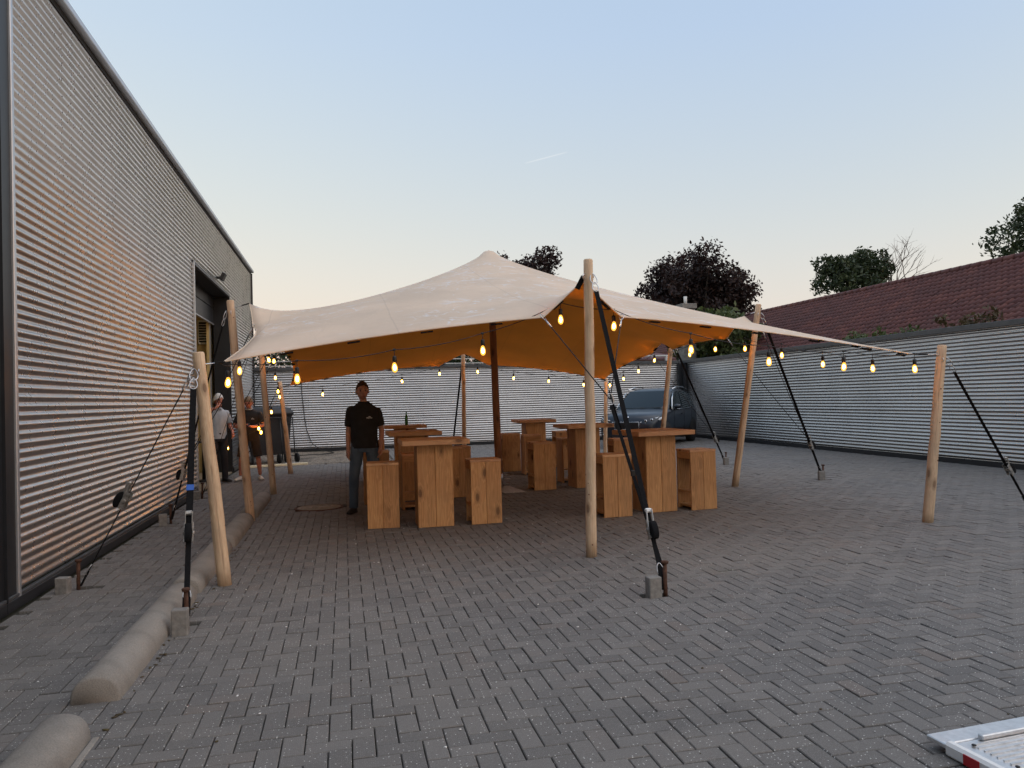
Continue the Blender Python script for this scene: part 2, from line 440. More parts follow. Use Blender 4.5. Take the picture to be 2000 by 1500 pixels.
def m_tile():
    t = NT('roof_tile'); t.set(Roughness=.75); wd = t.world()
    g = t.n('ShaderNodeNewGeometry')
    c = t.ramp(g.outputs['Random Per Island'], (0, (.085,.026,.024)), (.6, (.112,.035,.030)), (1, (.15,.050,.038)))
    n = t.noise(wd, .6, 4); c = t.mix(t.ramp(n, (.4, 0.), (.7, .6)), c, (.085,.036,.033))
    n3 = t.noise(wd, 9, 5, .7); c = t.mix(t.ramp(n3, (.66, 0.), (.76, .7)), c, (.26,.23,.18)); t.color(c); MAT['tile'] = t.mat
m_tile()
def m_leaf(name, c0, c1, c2):
    t = NT(name); t.set(Roughness=.6)
    g = t.n('ShaderNodeNewGeometry'); n = t.noise(t.world(), .5, 3)
    c = t.ramp(g.outputs['Random Per Island'], (0, c0), (.6, c1), (1, c2)); c = t.mix(t.ramp(n, (.4, 0.), (.65, .5)), c, c0)
    t.color(c); tr = t.n('ShaderNodeBsdfTranslucent'); t.l(c, tr.inputs[0]); mx = t.n('ShaderNodeMixShader', i_0=.25)
    t.l(t.p.outputs[0], mx.inputs[1]); t.l(tr.outputs[0], mx.inputs[2]); t.l(mx.outputs[0], t.out.inputs[0]); MAT[name] = t.mat
m_leaf('leaf_copper', (.016,.008,.008), (.032,.014,.013), (.05,.022,.018))
m_leaf('leaf_green', (.022,.034,.014), (.04,.06,.022), (.07,.09,.03))
m_leaf('leaf_light', (.05,.07,.02), (.09,.12,.035), (.13,.15,.05))
m_leaf('leaf_brown', (.06,.045,.02), (.09,.06,.025), (.11,.085,.03))
simple('bark', (.06,.05,.042), .9, 0, .3, 12, .5); simple('dead_bark', (.22,.18,.15), .9, 0, .2, 12)
def m_skin(name, c):
    t = NT(name); t.set(Roughness=.5); t.p.inputs['Subsurface Weight'].default_value = .08
    n = t.noise(t.coord('Object'), 18, 3); t.color(t.ramp(n, (.3, [q*.9 for q in c]), (.7, [min(1,q*1.08) for q in c]))); MAT[name] = t.mat
m_skin('skin', (.40,.20,.135)); m_skin('skin_ruddy', (.46,.19,.13))
simple('eye_dark', (.03,.02,.018), .3); simple('lip', (.33,.11,.09), .5)
simple('hair_brown', (.035,.020,.012), .7, 0, .4, 60, .6); simple('hair_fair', (.17,.105,.055), .7, 0, .35, 60, .6); simple('hair_white', (.62,.60,.57), .7, 0, .12, 60, .6)
simple('tee_black', (.008,.008,.009), .85, 0, .4, 14, .5); simple('shorts_dark', (.016,.013,.013), .85, 0, .3, 14, .5)
def m_jeans():
    t = NT('jeans'); t.set(Roughness=.85); n = t.noise(t.coord('Object', (1,1,.45)), 7, 4); f = t.noise(t.coord('Object'), 160, 2)
    c = t.ramp(n, (.3, (.045,.075,.115)), (.7, (.105,.15,.20))); t.color(t.mix(.4, c, t.ramp(f, (.3,.3), (.7,.7)), 'OVERLAY')); t.normal(t.bump(n, .6, .03)); MAT['jeans'] = t.mat
m_jeans()
def m_shirt():
    t = NT('shirt_blue'); t.set(Roughness=.8); n = t.noise(t.coord('Object', (1,1,.5)), 8, 4)
    t.color(t.ramp(n, (.3, (.30,.34,.38)), (.7, (.46,.50,.54)))); t.normal(t.bump(n, .6, .03)); MAT['shirt'] = t.mat
m_shirt()
simple('trousers', (.022,.022,.028), .85, 0, .2, 10, .4); simple('shoe_white', (.58,.55,.50), .6, 0, .15, 25); simple('shoe_black', (.01,.01,.011), .6)
simple('belt', (.012,.01,.009), .5); simple('print_grey', (.45,.45,.44), .7)
def m_paint():
    t = NT('car_paint'); t.set(Metallic=.1, Roughness=.35); t.p.inputs['Base Color'].default_value = (.006,.010,.018,1)
    t.p.inputs['Coat Weight'].default_value = .3; t.p.inputs['Coat IOR'].default_value = 1.4; t.p.inputs['Coat Roughness'].default_value = .05; MAT['paint'] = t.mat
m_paint()
def m_glass():
    t = NT('car_glass'); t.set(Roughness=.03, Metallic=0); t.p.inputs['Base Color'].default_value = (.010,.016,.018,1); t.p.inputs['IOR'].default_value = 1.42; MAT['glass'] = t.mat
m_glass()
simple('tyre', (.012,.012,.012), .8); simple('rim', (.35,.36,.38), .3, .9); simple('chrome', (.75,.76,.78), .12, 1.0); simple('headlamp', (.80,.82,.84), .3, 0)
simple('badge_blue', (.05,.16,.42), .3); simple('badge_white', (.8,.8,.8), .3)
simple('bottle', (.03,.20,.045), .12, 0); simple('bin_grey', (.026,.026,.029), .55, 0, .15, 8)
simple('pale_board', (.80,.70,.48), .7)
simple('room_wall', (.58,.44,.20), .8, 0, .08, 3); simple('room_floor', (.27,.22,.15), .6, 0, .2, 3)
simple('chimney', (.20,.19,.175), .9, 0, .35, 6, .4); simple('white_pvc', (.62,.62,.60), .4); simple('iron_cover', (.26,.215,.165), .75, .1, .3, 18, .3)
simple('plate', (.34,.31,.28), .6, .3, .3, 30)
simple('ramp_alu', (.62,.63,.64), .38, .75, .12, 30, .1); simple('reflect_red', (.42,.012,.02), .3); simple('reflect_white', (.75,.74,.72), .3)
simple('brick_wall', (.16,.075,.05), .9, 0, .3, 8)
simple('red_lens', (.16,.016,.012), .15); simple('contrail', (1.0,.98,.95), 1.0)
# a thin vapour trail, part of the sky itself
tcw = nt.nodes.new('ShaderNodeTexCoord')
def wmath(op, a, b=0.0):
    nd = nt.nodes.new('ShaderNodeMath'); nd.operation = op
    for i, v in enumerate((a, b)):
        if hasattr(v, 'node'): nt.links.new(v, nd.inputs[i])
        else: nd.inputs[i].default_value = v
    return nd.outputs[0]
def wdot(vec):
    nd = nt.nodes.new('ShaderNodeVectorMath'); nd.operation = 'DOT_PRODUCT'
    nt.links.new(tcw.outputs['Generated'], nd.inputs[0]); nd.inputs[1].default_value = vec; return nd.outputs['Value']
TRAIL_N, TRAIL_M, TRAIL_C = (0.276449, 0.226683, -0.933912), (0.253055, 0.920318, 0.298291), 0.9996288
across = wmath('SUBTRACT', 1.0, wmath('DIVIDE', wmath('ABSOLUTE', wdot(TRAIL_N)), .0011)); across = wmath('MAXIMUM', across, 0.0)
along = wmath('MAXIMUM', wmath('DIVIDE', wmath('SUBTRACT', wdot(TRAIL_M), TRAIL_C), 1-TRAIL_C), 0.0)
trail = wmath('MULTIPLY', wmath('MULTIPLY', across, wmath('POWER', along, .4)), .24)
tm = nt.nodes.new('ShaderNodeMix'); tm.data_type = 'RGBA'; nt.links.new(trail, tm.inputs[0]); nt.links.new(hs.outputs[0], tm.inputs[6])
tm.inputs[7].default_value = (1.15, 1.1, 1.05, 1); nt.links.new(tm.outputs[2], bg.inputs[0])

# ================================================================== setting
WX, FX, BY = -2.59, 12.0, 25.8          # left wall, right fence, back fence
g = MB(); g.add([(-900,-900,-.045),(900,-900,-.045),(900,900,-.045),(-900,900,-.045)], [(0,1,2,3)])
struct(g.build('ground', MAT['earth']))
g = MB(); g.add([(WX,-3,-.026),(FX,-3,-.026),(FX,BY,-.026),(WX,BY,-.026)], [(0,1,2,3)])
paving = struct(g.build('paving', MAT['sand']))
STAKES = [(-2.29,7.36), (-1.14,5.92), (-2.31,11.1), (-2.40,13.95), (2.40,5.60), (8.06,11.86), (8.02,15.25)]
BW = .105
def make_bricks():
    gap = .0027; ch = .004; items = []
    c0, c1 = int(-2.55/BW), int(11.98/BW); q0, q1 = int(.9/BW), int(25.75/BW)
    for r in range(q0, q1):
        for c in range(c0, c1):
            k = (c-r) % 4
            if k == 0: items.append(((c+1)*BW, (r+.5)*BW, BW, BW/2))
            elif k == 2: items.append(((c+.5)*BW, r*BW, BW/2, BW))
    A = np.array(items)
    keep = np.ones(len(A), bool)
    keep &= ~((A[:,0] > -2.6) & (A[:,0] < 1.25) & (A[:,1] > 20.25))            # gravel bed at the back
    for sx, sy in STAKES: keep &= ~((np.abs(A[:,0]-sx) < A[:,2]) & (np.abs(A[:,1]-sy) < A[:,3]))
    keep &= ~((np.abs(A[:,0]-(-.40)) < .36) & (np.hypot(A[:,0]+.40, A[:,1]-11.86) < .36))
    A = A[keep]
    # visible near ones first: the 300 that show largest
    fx, fy = math.sin(yaw), math.cos(yaw)
    dep = A[:,0]*fx + A[:,1]*fy; lat = A[:,0]*fy - A[:,1]*fx
    vis = (np.abs(lat) < .66*dep-.02) & (dep > 2.75)
    score = np.where(vis, dep, 1e9); order = np.argsort(score)
    near = order[:300]; rest = order[300:]
    def brick_mesh(hx, hy):
        m = MB(); a, b = hx-gap, hy-gap
        vs = []
        for z, i in ((-.03, 0), (-ch, 0), (0, ch)):
            vs += [(-a+i,-b+i,z), (a-i,-b+i,z), (a-i,b-i,z), (-a+i,b-i,z)]
        fs = [(8,9,10,11)]
        for l in (0, 4):
            for k in range(4): fs.append((l+k, l+(k+1)%4, l+4+(k+1)%4, l+4+k))
        return np.array(vs), np.array(fs)
    protos = {}
    for key, (hx, hy) in (('h', (BW, BW/2)), ('v', (BW/2, BW))):
        vs, fs = brick_mesh(hx, hy); me = bpy.data.meshes.new('brick'); me.from_pydata(vs.tolist(), [], fs.tolist()); me.materials.append(MAT['brick']); protos[key] = me
    for i in near:
        x, y, hx, hy = A[i]
        o = bpy.data.objects.new('brick', protos['h' if hx > hy else 'v']); COL.objects.link(o); o.parent = paving
        o.location = (x, y, random.gauss(0, .0018)); o.rotation_euler = (random.gauss(0,.009), random.gauss(0,.009), random.gauss(0,.006))
    Vs = []; Fs = []
    for key in (True, False):
        sel = A[rest]; sel = sel[(sel[:,2] > sel[:,3]) == key]
        vs, fs = brick_mesh(*( (BW, BW/2) if key else (BW/2, BW)))
        n = len(sel); base = np.repeat(vs[None], n, 0)
        ang = rng.normal(0, .006, n); ca, sa = np.cos(ang)[:,None], np.sin(ang)[:,None]
        X = base[:,:,0]*ca - base[:,:,1]*sa; Y = base[:,:,0]*sa + base[:,:,1]*ca
        tx, ty = rng.normal(0,.009,n)[:,None], rng.normal(0,.009,n)[:,None]
        Z = base[:,:,2] + X*tx + Y*ty + rng.normal(0,.0018,n)[:,None]
        P = np.stack([X+sel[:,0:1], Y+sel[:,1:2], Z], -1).reshape(-1,3)
        F = (fs[None] + (np.arange(n)*len(vs))[:,None,None]).reshape(-1,4) + sum(len(q) for q in Vs)
        Vs.append(P); Fs.append(F)
    o = np_mesh('paving_bricks', np.concatenate(Vs), np.concatenate(Fs), MAT['brick'], paving); o['kind'] = 'stuff'
make_bricks()
# gravel bed at the back left
def gravel():
    nx, ny = 90, 120; xs = np.linspace(-2.55, 1.2, nx); ys = np.linspace(20.28, 25.75, ny)
    X, Y = np.meshgrid(xs, ys); Z = -.012 + .02*np.sin(X*3.1+Y)*np.sin(Y*2.3) * .5 + rng.normal(0,.008,X.shape)
    V = np.stack([X,Y,Z],-1).reshape(-1,3); i = np.arange((nx-1)*(ny-1)); r, c = i//(nx-1), i%(nx-1)
    F = np.stack([r*nx+c, r*nx+c+1, (r+1)*nx+c+1, (r+1)*nx+c],-1)
    o = np_mesh('gravel_bed', V, F, MAT['gravel'], smooth=False); o['kind'] = 'structure'
gravel()

# ---------------------------------------------------------- corrugated cladding
PITCH, AMP = .0762, .0115
def corr_panel(name, p0, p1, z0, z1, nrm, parent, seg=12, mat='corr'):
    """a horizontally corrugated sheet from p0 to p1 (plan), bulging along nrm"""
    n = max(2, int((z1-z0)/PITCH*seg)); zs = np.linspace(z0, z1, n+1); tt = (zs/PITCH) % 1.0; d = AMP*np.cos(np.where(tt < .47, PI*tt/.47, PI+PI*(tt-.47)/.53))
    V = []
    for z, a in zip(zs, d):
        for p in (p0, p1): V.append((p[0]+nrm[0]*a, p[1]+nrm[1]*a, z))
    flip = ((p1[0]-p0[0])*nrm[1] - (p1[1]-p0[1])*nrm[0]) > 0
    F = [(2*i, 2*i+1, 2*i+3, 2*i+2) if not flip else (2*i+1, 2*i, 2*i+2, 2*i+3) for i in range(n)]
    return np_mesh(name, V, F, MAT[mat], parent, smooth=True)
def screws(name, spots, nrm, parent):
    m = MB(); ax = Vector(nrm).to_track_quat('Z','Y').to_matrix()
    for p in spots: m.lathe([(.0085,0),(.0085,.003),(.005,.006),(0.0005,.0065)], p, 6, 0, False, ax)
    o = m.build(name, MAT['screw'], parent); o['kind'] = 'stuff'; return o

# ---- industrial hall on the left
hall = thing('industrial_hall', 'tall hall clad in silver corrugated metal along the left side', 'building', (0,0,0))
WT = 5.38; D0, D1, DT = 14.6, 19.0, 4.1
ycuts = [6.87, 10.7, D0]
sh = [0.12, 1.03, 2.02, 3.01, 4.0, WT]
def hall_panel(y0, y1, z0, z1): corr_panel('wall_panel', (WX,y0), (WX,y1), z0, z1, (1,0), hall)
# sheets overlap a little so their seams show as a thin lip
for y0, y1 in ((6.89, 10.62), (10.62, D0-.03)):
    for a, b in zip(sh[:-1], sh[1:]): hall_panel(y0, y1, a, b)
for a, b in zip(sh[:-1], sh[1:]): hall_panel(D1+.03, 23.6, a, b)
hall_panel(D0-.03, D1+.03, DT+.05, WT)
sp = []
for ky, yy in enumerate((8.06, 9.66, 11.3, 13.0, 20.3, 22.0)):
    zz = .12
    k = 2
    while k*PITCH < WT-.05:
        if k % 2 == 0 and k*PITCH > .15: sp.append((WX+AMP, yy+random.gauss(0,.006), k*PITCH))
        k += 1
screws('sheet_screws', sp, (1,0,0), hall)
m = MB(); m.box((WX-.02, 15.2, WT+.03), (.05, 16.8, .06)); m.build('shadow_gap', MAT['dark_gap'], hall)
m = MB(); m.box((WX-.02, 10.3, WT+.095), (.20, 26.7, .07), 0, .008); m.build('roof_coping', MAT['alu_trim'], hall)
m = MB(); m.box((WX+.012, 6.865, 2.72), (.045, .05, 5.4), 0, .006); m.build('corner_trim', MAT['alu_trim'], hall)
m = MB(); m.box((WX+.008, 23.63, 2.72), (.06, .06, 5.4), 0, .006); m.build('corner_trim', MAT['anthracite'], hall)
m = MB(); m.box((WX-.01, 1.9, 2.72), (.05, 9.88, 5.42)); m.box((WX-.005, 6.62, 2.72), (.09, .02, 5.42)); m.build('dark_cladding', MAT['anthracite'], hall)
for y0, y1 in ((-3, D0-.06), (D1+.06, 23.6)):
    m = MB(); m.box((WX+.012, (y0+y1)/2, .045), (.05, y1-y0, .09), 0, .004); m.build('plinth', MAT['anthracite'], hall)
    m = MB(); m.box((WX+.016, (y0+y1)/2, .105), (.035, y1-y0, .025), 0, .003); m.build('drip_trim', MAT['cap_grey'], hall)
m = MB(); m.box((-7.6, 10.3, 5.43), (10.0, 26.6, .1)); m.build('roof', MAT['cap_grey'], hall)
m = MB(); m.box((-5.1, 23.58, 2.7), (5.0, .06, 5.38)); m.build('end_wall', MAT['cap_grey'], hall)
# doorway
dw = MB()
dw.box((WX+.004, D0-.015, 2.08), (.06, .05, 4.15), 0, .005); dw.build('door_trim', MAT['alu_trim'], hall)
dw = MB(); dw.box((WX+.004, (D0+D1)/2, DT+.03), (.05, D1-D0+.05, .05), 0, .005); dw.build('door_trim', MAT['cap_grey'], hall)
dw = MB(); dw.box((WX-.17, D1+.03, DT/2), (.36, .06, DT)); dw.build('door_reveal', MAT['anthracite'], hall)
dw = MB(); dw.box((WX-.17, D0-.05, DT/2), (.33, .06, DT)); dw.build('door_reveal', MAT['anthracite'], hall)
dw = MB(); dw.box((WX-.17, (D0+D1)/2, DT+.06), (.36, D1-D0+.1, .1)); dw.build('door_reveal', MAT['dark_gap'], hall)
rd = MB()
for k in range(2): rd.box((-2.96, (D0+D1)/2, 3.66+k*.36), (.045, D1-D0+.05, .345), 0, .006)
dl = rd.build('overhead_door', MAT['anthracite'], hall)
rd = MB(); rd.box((-2.955, (D0+D1)/2, 3.468), (.055, D1-D0+.05, .03), 0, .004); rd.build('bottom_seal', MAT['alu_trim'], dl)
rm = MB(); rm.box((-6.4, 20.4, 2.1), (6.9, .1, 4.2)); rm.box((-9.9, 16.7, 2.1), (.1, 7.4, 4.2)); rm.box((-6.4, 13.1, 2.1), (6.9, .1, 4.2)); rm.box((-6.45, 16.75, 4.25), (7.0, 7.4, .08))
rm.build('room_wall', MAT['room_wall'], hall)
rm = MB(); rm.box((-6.3, 16.75, -.005), (7.4, 7.4, .03)); rm.build('room_floor', MAT['room_floor'], hall)
rm = MB(); rm.box((-3.05, 19.6, 2.1), (.06, 1.5, 4.2)); rm.box((-3.5, 19.3, 2.1), (.9, .08, 4.2)); rm.build('room_wall', MAT['room_wall'], hall)
rm = MB(); rm.box((-3.02, 18.9, 1.8), (.05, .08, 3.6)); rm.build('door_rail', MAT['alu_trim'], hall)
lv = MB(); lv.box((-3.19, 19.2, 3.3), (.25, .1, .56), 1, .01)
for k in range(8): lv.box((-3.19, 19.145, 3.08+k*.062), (.20, .03, .03), 0, 0, Matrix.Rotation(R(35), 3, 'X'))
lv.build('vent_louvre', [MAT['black_plastic'], MAT['white_plastic']], hall)
lamp = thing('ceiling_lamp', 'lit strip lamp on the ceiling inside the open doorway', 'lamp', (-4.4,16.6,4.1))
m = MB(); m.box((0,0,0), (.16,1.4,.06), 0, .01); m.build('housing', MAT['white_plastic'], lamp)
m = MB(); m.box((0,0,-.045), (.12,1.3,.03), 0, .008); m.build('tube', MAT['room_lamp'], lamp)
fl = thing('floodlight', 'small black floodlight above the doorway of the hall', 'lamp', (WX, 17.2, 4.3))
m = MB(); m.box((.14,0,0), (.07,.24,.16), 0, .01, Matrix.Rotation(R(25), 3, 'Y')); m.build('lamp_head', MAT['black_plastic'], fl)
m = MB(); m.box((.05,0,-.02), (.12,.05,.05), 0, .006); m.build('bracket', MAT['black_plastic'], fl)
rl = thing('round_marker_light', 'red round marker light with chrome rim at the left picture edge', 'lamp', (-2.33, 5.79, .54))
ax = Vector((1,.15,0)).to_track_quat('Z','Y').to_matrix()
m = MB(); m.lathe([(.075,-.06),(.075,0),(.07,.02),(.06,.022)], (0,0,0), 20, 0, True, ax); m.build('rim', MAT['chrome'], rl)
m = MB(); m.lathe([(.062,.015),(.055,.03),(.035,.042),(.001,.046)], (0,0,0), 20, 0, True, ax); m.build('lens', MAT['red_lens'], rl)
m = MB(); m.tube([(-.03,0,0),(-.03,0,-.54)], .025, 10); m.build('post', MAT['black_plastic'], rl)

# ---- fences
def fence(name, label, p0, p1, nrm, side_posts):
    t = thing(name, label, 'fence', (0,0,0)); L = math.hypot(p1[0]-p0[0], p1[1]-p0[1]); n = max(1, round(L/3.0))
    d = ((p1[0]-p0[0])/L, (p1[1]-p0[1])/L); spots = []
    for i in range(n):
        a = (p0[0]+d[0]*L*i/n, p0[1]+d[1]*L*i/n); b = (p0[0]+d[0]*L*(i+1)/n, p0[1]+d[1]*L*(i+1)/n)
        for z0, z1 in ((.10, 1.02), (1.02, 1.94), (1.94, 2.64)): corr_panel('fence_panel', a, b, z0, z1, nrm, t, 10, 'corr_fence')
        for fr in (.02, .5):
            for k in range(2, 34, 2): spots.append((a[0]+d[0]*L/n*fr+nrm[0]*AMP, a[1]+d[1]*L/n*fr+nrm[1]*AMP, k*PITCH))
    screws('fence_screws', spots, (nrm[0], nrm[1], 0), t)
    rot = Matrix.Rotation(math.atan2(d[1], d[0]), 3, 'Z'); c = ((p0[0]+p1[0])/2, (p0[1]+p1[1])/2)
    m = MB(); m.box((c[0]-nrm[0]*.02, c[1]-nrm[1]*.02, 2.69), (L+.05, .14, .105), 0, .006, rot); m.build('fence_cap', MAT['cap_grey'], t)
    m = MB(); m.box((c[0]-nrm[0]*.02, c[1]-nrm[1]*.02, .05), (L, .07, .11), 0, .004, rot); m.build('base_rail', MAT['dark_gap'], t)
    m = MB(); m.box((c[0]-nrm[0]*.09, c[1]-nrm[1]*.09, 1.33), (L, .02, 2.6), 0, 0, rot); m.build('backing', MAT['cap_grey'], t)
    return t
fb = fence('metal_fence', 'silver corrugated metal fence closing the yard at the back', (-4.5, BY), (FX-.02, BY), (0,-1), 0)
fr_ = fence('metal_fence', 'silver corrugated metal fence running along the right side of the yard', (FX, 0.0), (FX, BY-.02), (-1,0), 0)
m = MB(); m.box((FX-.06, BY-.06, 1.33), (.30, .10, 2.62), 0, .005); m.box((FX-.06, BY-.16, 1.33), (.10, .28, 2.62), 0, .005); m.build('corner_post', MAT['anthracite'], fb)

# ---- long house with red tiled roof behind the right fence
house = thing('tiled_roof_house', 'long low house with dark red tiled roof behind the right fence', 'house', (0,0,0))
EX, EZ, RX, RZ, HY0, HY1 = 15.2, 2.72, 19.0, 5.18, 6.0, 46.0
m = MB(); m.box((19.0, 26, 1.35), (7.0, 39.6, 2.7)); m.build('wall', MAT['brick_wall'], house)
def tiles():
    tw, ga = .21, .262; sl_ = math.hypot(RX-EX, RZ-EZ); nr = int(sl_/ga)+1; nc = int((HY1-HY0)/tw)
    ux, uz = (RX-EX)/sl_, (RZ-EZ)/sl_; nx, nz = -uz, ux
    prof = [(0,.006),(.2,.035),(.42,.042),(.6,.02),(.8,.004),(1.0,.006)]
    V = []; F = []
    for r in range(nr):
        s0 = r*ga; s1 = min((r+1)*ga+.05, sl_+.02)
        for c in range(nc):
            b = len(V); y = HY0 + c*tw; jz = random.gauss(0,.004)
            for k, (f, h) in enumerate(prof):
                for s, lift in ((s0, .030), (s1, .004)):
                    hh = h+lift+jz
                    V.append((EX+ux*s+nx*hh, y+f*tw, EZ+uz*s+nz*hh))
            # front lip
            for k, (f, h) in enumerate(prof): V.append((EX+ux*s0, y+f*tw, EZ+uz*s0))
            for k in range(5):
                F.append((b+2*k, b+2*k+1, b+2*k+3, b+2*k+2)); F.append((b+12+k, b+2*k, b+2*k+2, b+12+k+1))
    o = np_mesh('roof_tiles', V, F, MAT['tile'], house, smooth=True); o['kind'] = 'stuff'
tiles()
m = MB(); m.add([(EX,HY0,EZ-.02),(EX,HY1,EZ-.02),(RX,HY1,RZ-.02),(RX,HY0,RZ-.02),(2*RX-EX,HY0,EZ),(2*RX-EX,HY1,EZ)], [(0,3,2,1),(3,4,5,2),(0,4,3),(1,2,5)]); m.build('roof_deck', MAT['dark_gap'], house)
for k in range(int((HY1-HY0)/.4)):
    m = MB() if k == 0 else m
    y = HY0 + k*.4; m.tube([(RX, y, RZ+.02), (RX, y+.42, RZ+.025)], [.12,.105], 10)
m.build('ridge_tiles', MAT['tile'], house, None, 'stuff')
chim = thing('chimney_stack', 'tall grey chimney stack with a white flue behind the back corner of the fence', 'chimney', (13.8,29.2,0))
m = MB(); m.box((0,0,2.5), (.54,.54,5.0), 0, .01); m.build('stack', MAT['chimney'], chim)
m = MB(); m.box((0,0,5.1), (.66,.66,.2), 0, .01); m.build('chimney_cap', MAT['chimney'], chim)
m = MB(); m.tube([(-.02,0,5.18),(-.02,0,5.52)], .07, 10); m.build('flue', MAT['white_pvc'], chim)
gt = thing('white_gutter', 'white gutter with short downpipe peeking over the back fence below the red roof', 'gutter', (11.6,28.2,0))
m = MB(); m.box((0,0,3.05), (1.9,.12,.06), 0, .01); m.build('channel', MAT['white_pvc'], gt)
m = MB(); m.box((.85,0,2.85), (.14,.12,.36), 0, .01); m.tube([(.85,0,2.8),(.85,0,0)], .05, 8); m.build('downpipe', MAT['white_pvc'], gt)
bs = thing('brick_shed', 'low red roofed shed just behind the back fence', 'shed', (11.0,29.6,0))
m = MB(); m.box((0,0,1.45), (3.6,2.4,2.9)); m.build('wall', MAT['brick_wall'], bs)
m = MB(); m.add([(-1.9,-1.35,2.95),(1.9,-1.35,2.95),(1.9,1.35,3.45),(-1.9,1.35,3.45)], [(0,1,2,3)]); m.build('roof', MAT['tile'], bs)
# white rail and hedge beyond the back fence
rw = thing('white_rail', 'thin white rail standing behind the back fence', 'railing', (1.0, 27.0, 0))
m = MB()
for z in (2.84, 3.0): m.box((0,0,z), (9.0,.03,.03))
m.build('bars', MAT['white_pvc'], rw)
for x in (-4.4,-2.2,0,2.2,4.4):
    m = MB(); m.box((x,.04,1.52), (.05,.05,3.04)); m.build('post', MAT['white_pvc'], rw)

# ---------------------------------------------------------- foliage
def leaves(name, mat, parent, blobs, n, size, origin, shell=.55):
    """leaf-sized faces through the crown: blobs = (x,y,z,rx,ry,rz)"""
    B = np.array(blobs, float); vol = (B[:,3]*B[:,4]*B[:,5])**(2/3); pr = vol/vol.sum()
    idx = rng.choice(len(B), n, p=pr); d = rng.normal(size=(n,3)); d /= np.linalg.norm(d,axis=1)[:,None]
    rad = (shell + (1-shell)*rng.random(n)**.7) * (1+.14*rng.normal(size=n))
    C = B[idx,:3] + d*B[idx,3:]*rad[:,None] - np.array(origin)
    a = rng.normal(size=(n,3)); a /= np.linalg.norm(a,axis=1)[:,None]; b = np.cross(a, rng.normal(size=(n,3))); b /= np.linalg.norm(b,axis=1)[:,None]
    s = size*(.6+.8*rng.random(n))[:,None]
    P = np.stack([C-a*s, C-b*s*.5+a*s*.1, C+a*s, C+b*s*.5+a*s*.1], 1).reshape(-1,3)
    F = np.arange(4*n).reshape(-1,4); return np_mesh(name, P, F, mat, parent)
def crown_blobs(c, r, n, sub, seed, flat=.85):
    q = np.random.default_rng(seed); out = []
    for i in range(n):
        d = q.normal(size=3); d /= np.linalg.norm(d); d[2] = abs(d[2])*.9-.25 if d[2] < -.5 else d[2]
        rr = r*(.35+.6*q.random()); s = r*sub*(.6+.8*q.random())
        out.append((c[0]+d[0]*rr, c[1]+d[1]*rr, c[2]+d[2]*rr*flat, s, s, s*.8))
    return out
def tree(name, label, base, trunk_h, c, r, nb, sub, nleaf, lsize, mat, seed, group=None, flat=.85, shell=.5):
    t = thing(name, label, 'tree', base, 0, group)
    bl = crown_blobs(c, r, nb, sub, seed, flat); m = MB()
    b = Vector(base); top = Vector(c); off = base
    m.tube([b, b.lerp(Vector((top.x,top.y,trunk_h)),.5)+Vector((.1,.05,0)), Vector((top.x,top.y,trunk_h)), top], [r*.09, r*.07, r*.055, r*.02], 8)
    for k, q in enumerate(bl[::2]):
        p0 = Vector((top.x, top.y, trunk_h*.8 + (top.z-trunk_h*.8)*random.random()*.8)); e = Vector(q[:3]); mid = p0.lerp(e,.5)+Vector((0,0,-.15*r*random.random()))
        m.tube([p0, mid, e], [r*.03, r*.018, r*.005], 5)
    m.build('trunk', MAT['bark'], t, off)
    leaves('crown', MAT[mat], t, bl, nleaf, lsize, base, shell); return t
tree('copper_beech', 'large dark copper beech tree rising behind the tent to the right of its peak', (25.0,52.0,0), 4, (25.4,52,7.8), 5.1, 80, .22, 26000, .14, 'leaf_copper', 3, flat=1.0)
tree('copper_beech', 'dark copper tree whose crown shows just right of the tent peak', (13.6,58.0,0), 5, (13.5,58,10.4), 3.5, 40, .26, 10000, .14, 'leaf_copper', 5, flat=.95)
tree('broadleaf_tree', 'rounded green tree left of the bare branches above the tiled roof', (26.8,36.2,0), 3, (26.8,36.2,7.3), 2.3, 42, .25, 9000, .10, 'leaf_green', 8)
tree('broadleaf_tree', 'dense dark green tree at the right picture edge above the tiled roof', (32.2,28.2,0), 4, (32.2,28.2,8.3), 3.0, 34, .26, 12000, .10, 'leaf_green', 9)
tree('broadleaf_tree', 'green leafy tree in front of the copper beech behind the fence corner', (15.0,28.9,0), 1.5, (15.1,28.9,3.5), 1.65, 22, .36, 6500, .11, 'leaf_light', 11, flat=1.0)
bt = thing('bare_tree', 'leafless pale tree with forked branches above the tiled roof', 'tree', (28.5,35.2,0))
def bare():
    m = MB(); q = random.Random(4)
    def br(p, d, L, r, dep):
        pts = [p]; cur = p; dd = d.copy()
        for i in range(4):
            dd = (dd + Vector((q.gauss(0,.13), q.gauss(0,.13), q.gauss(.03,.08)))).normalized(); cur = cur + dd*L/4; pts.append(cur)
        m.tube(pts, [r*(1-.16*i) for i in range(5)], 5)
        if dep > 0:
            for k in range(3 if dep > 1 else 2):
                a = pts[2+min(k,2)]; nd = (dd + Vector((q.gauss(0,.5), q.gauss(0,.5), q.gauss(.12,.25)))).normalized(); br(a, nd, L*.66, r*.55, dep-1)
    br(Vector((28.5,35.2,0)), Vector((.03,0,1)), 6.2, .13, 0)
    for dx in (-.35,.0,.33,.15): br(Vector((28.5,35.2,5.6)), Vector((dx,-dx*.5,1)).normalized(), 2.0, .05, 3)
    m.build('branches', MAT['dead_bark'], bt, (28.5,35.2,0))
bare()
leaves('foliage', MAT['leaf_brown'], bt, [(28.0,35.2,6.4,.7,.7,.8),(27.7,35.4,7.1,.5,.5,.7),(28.9,35.0,6.1,.6,.6,.4)], 900, .10, (28.5,35.2,0), .3)
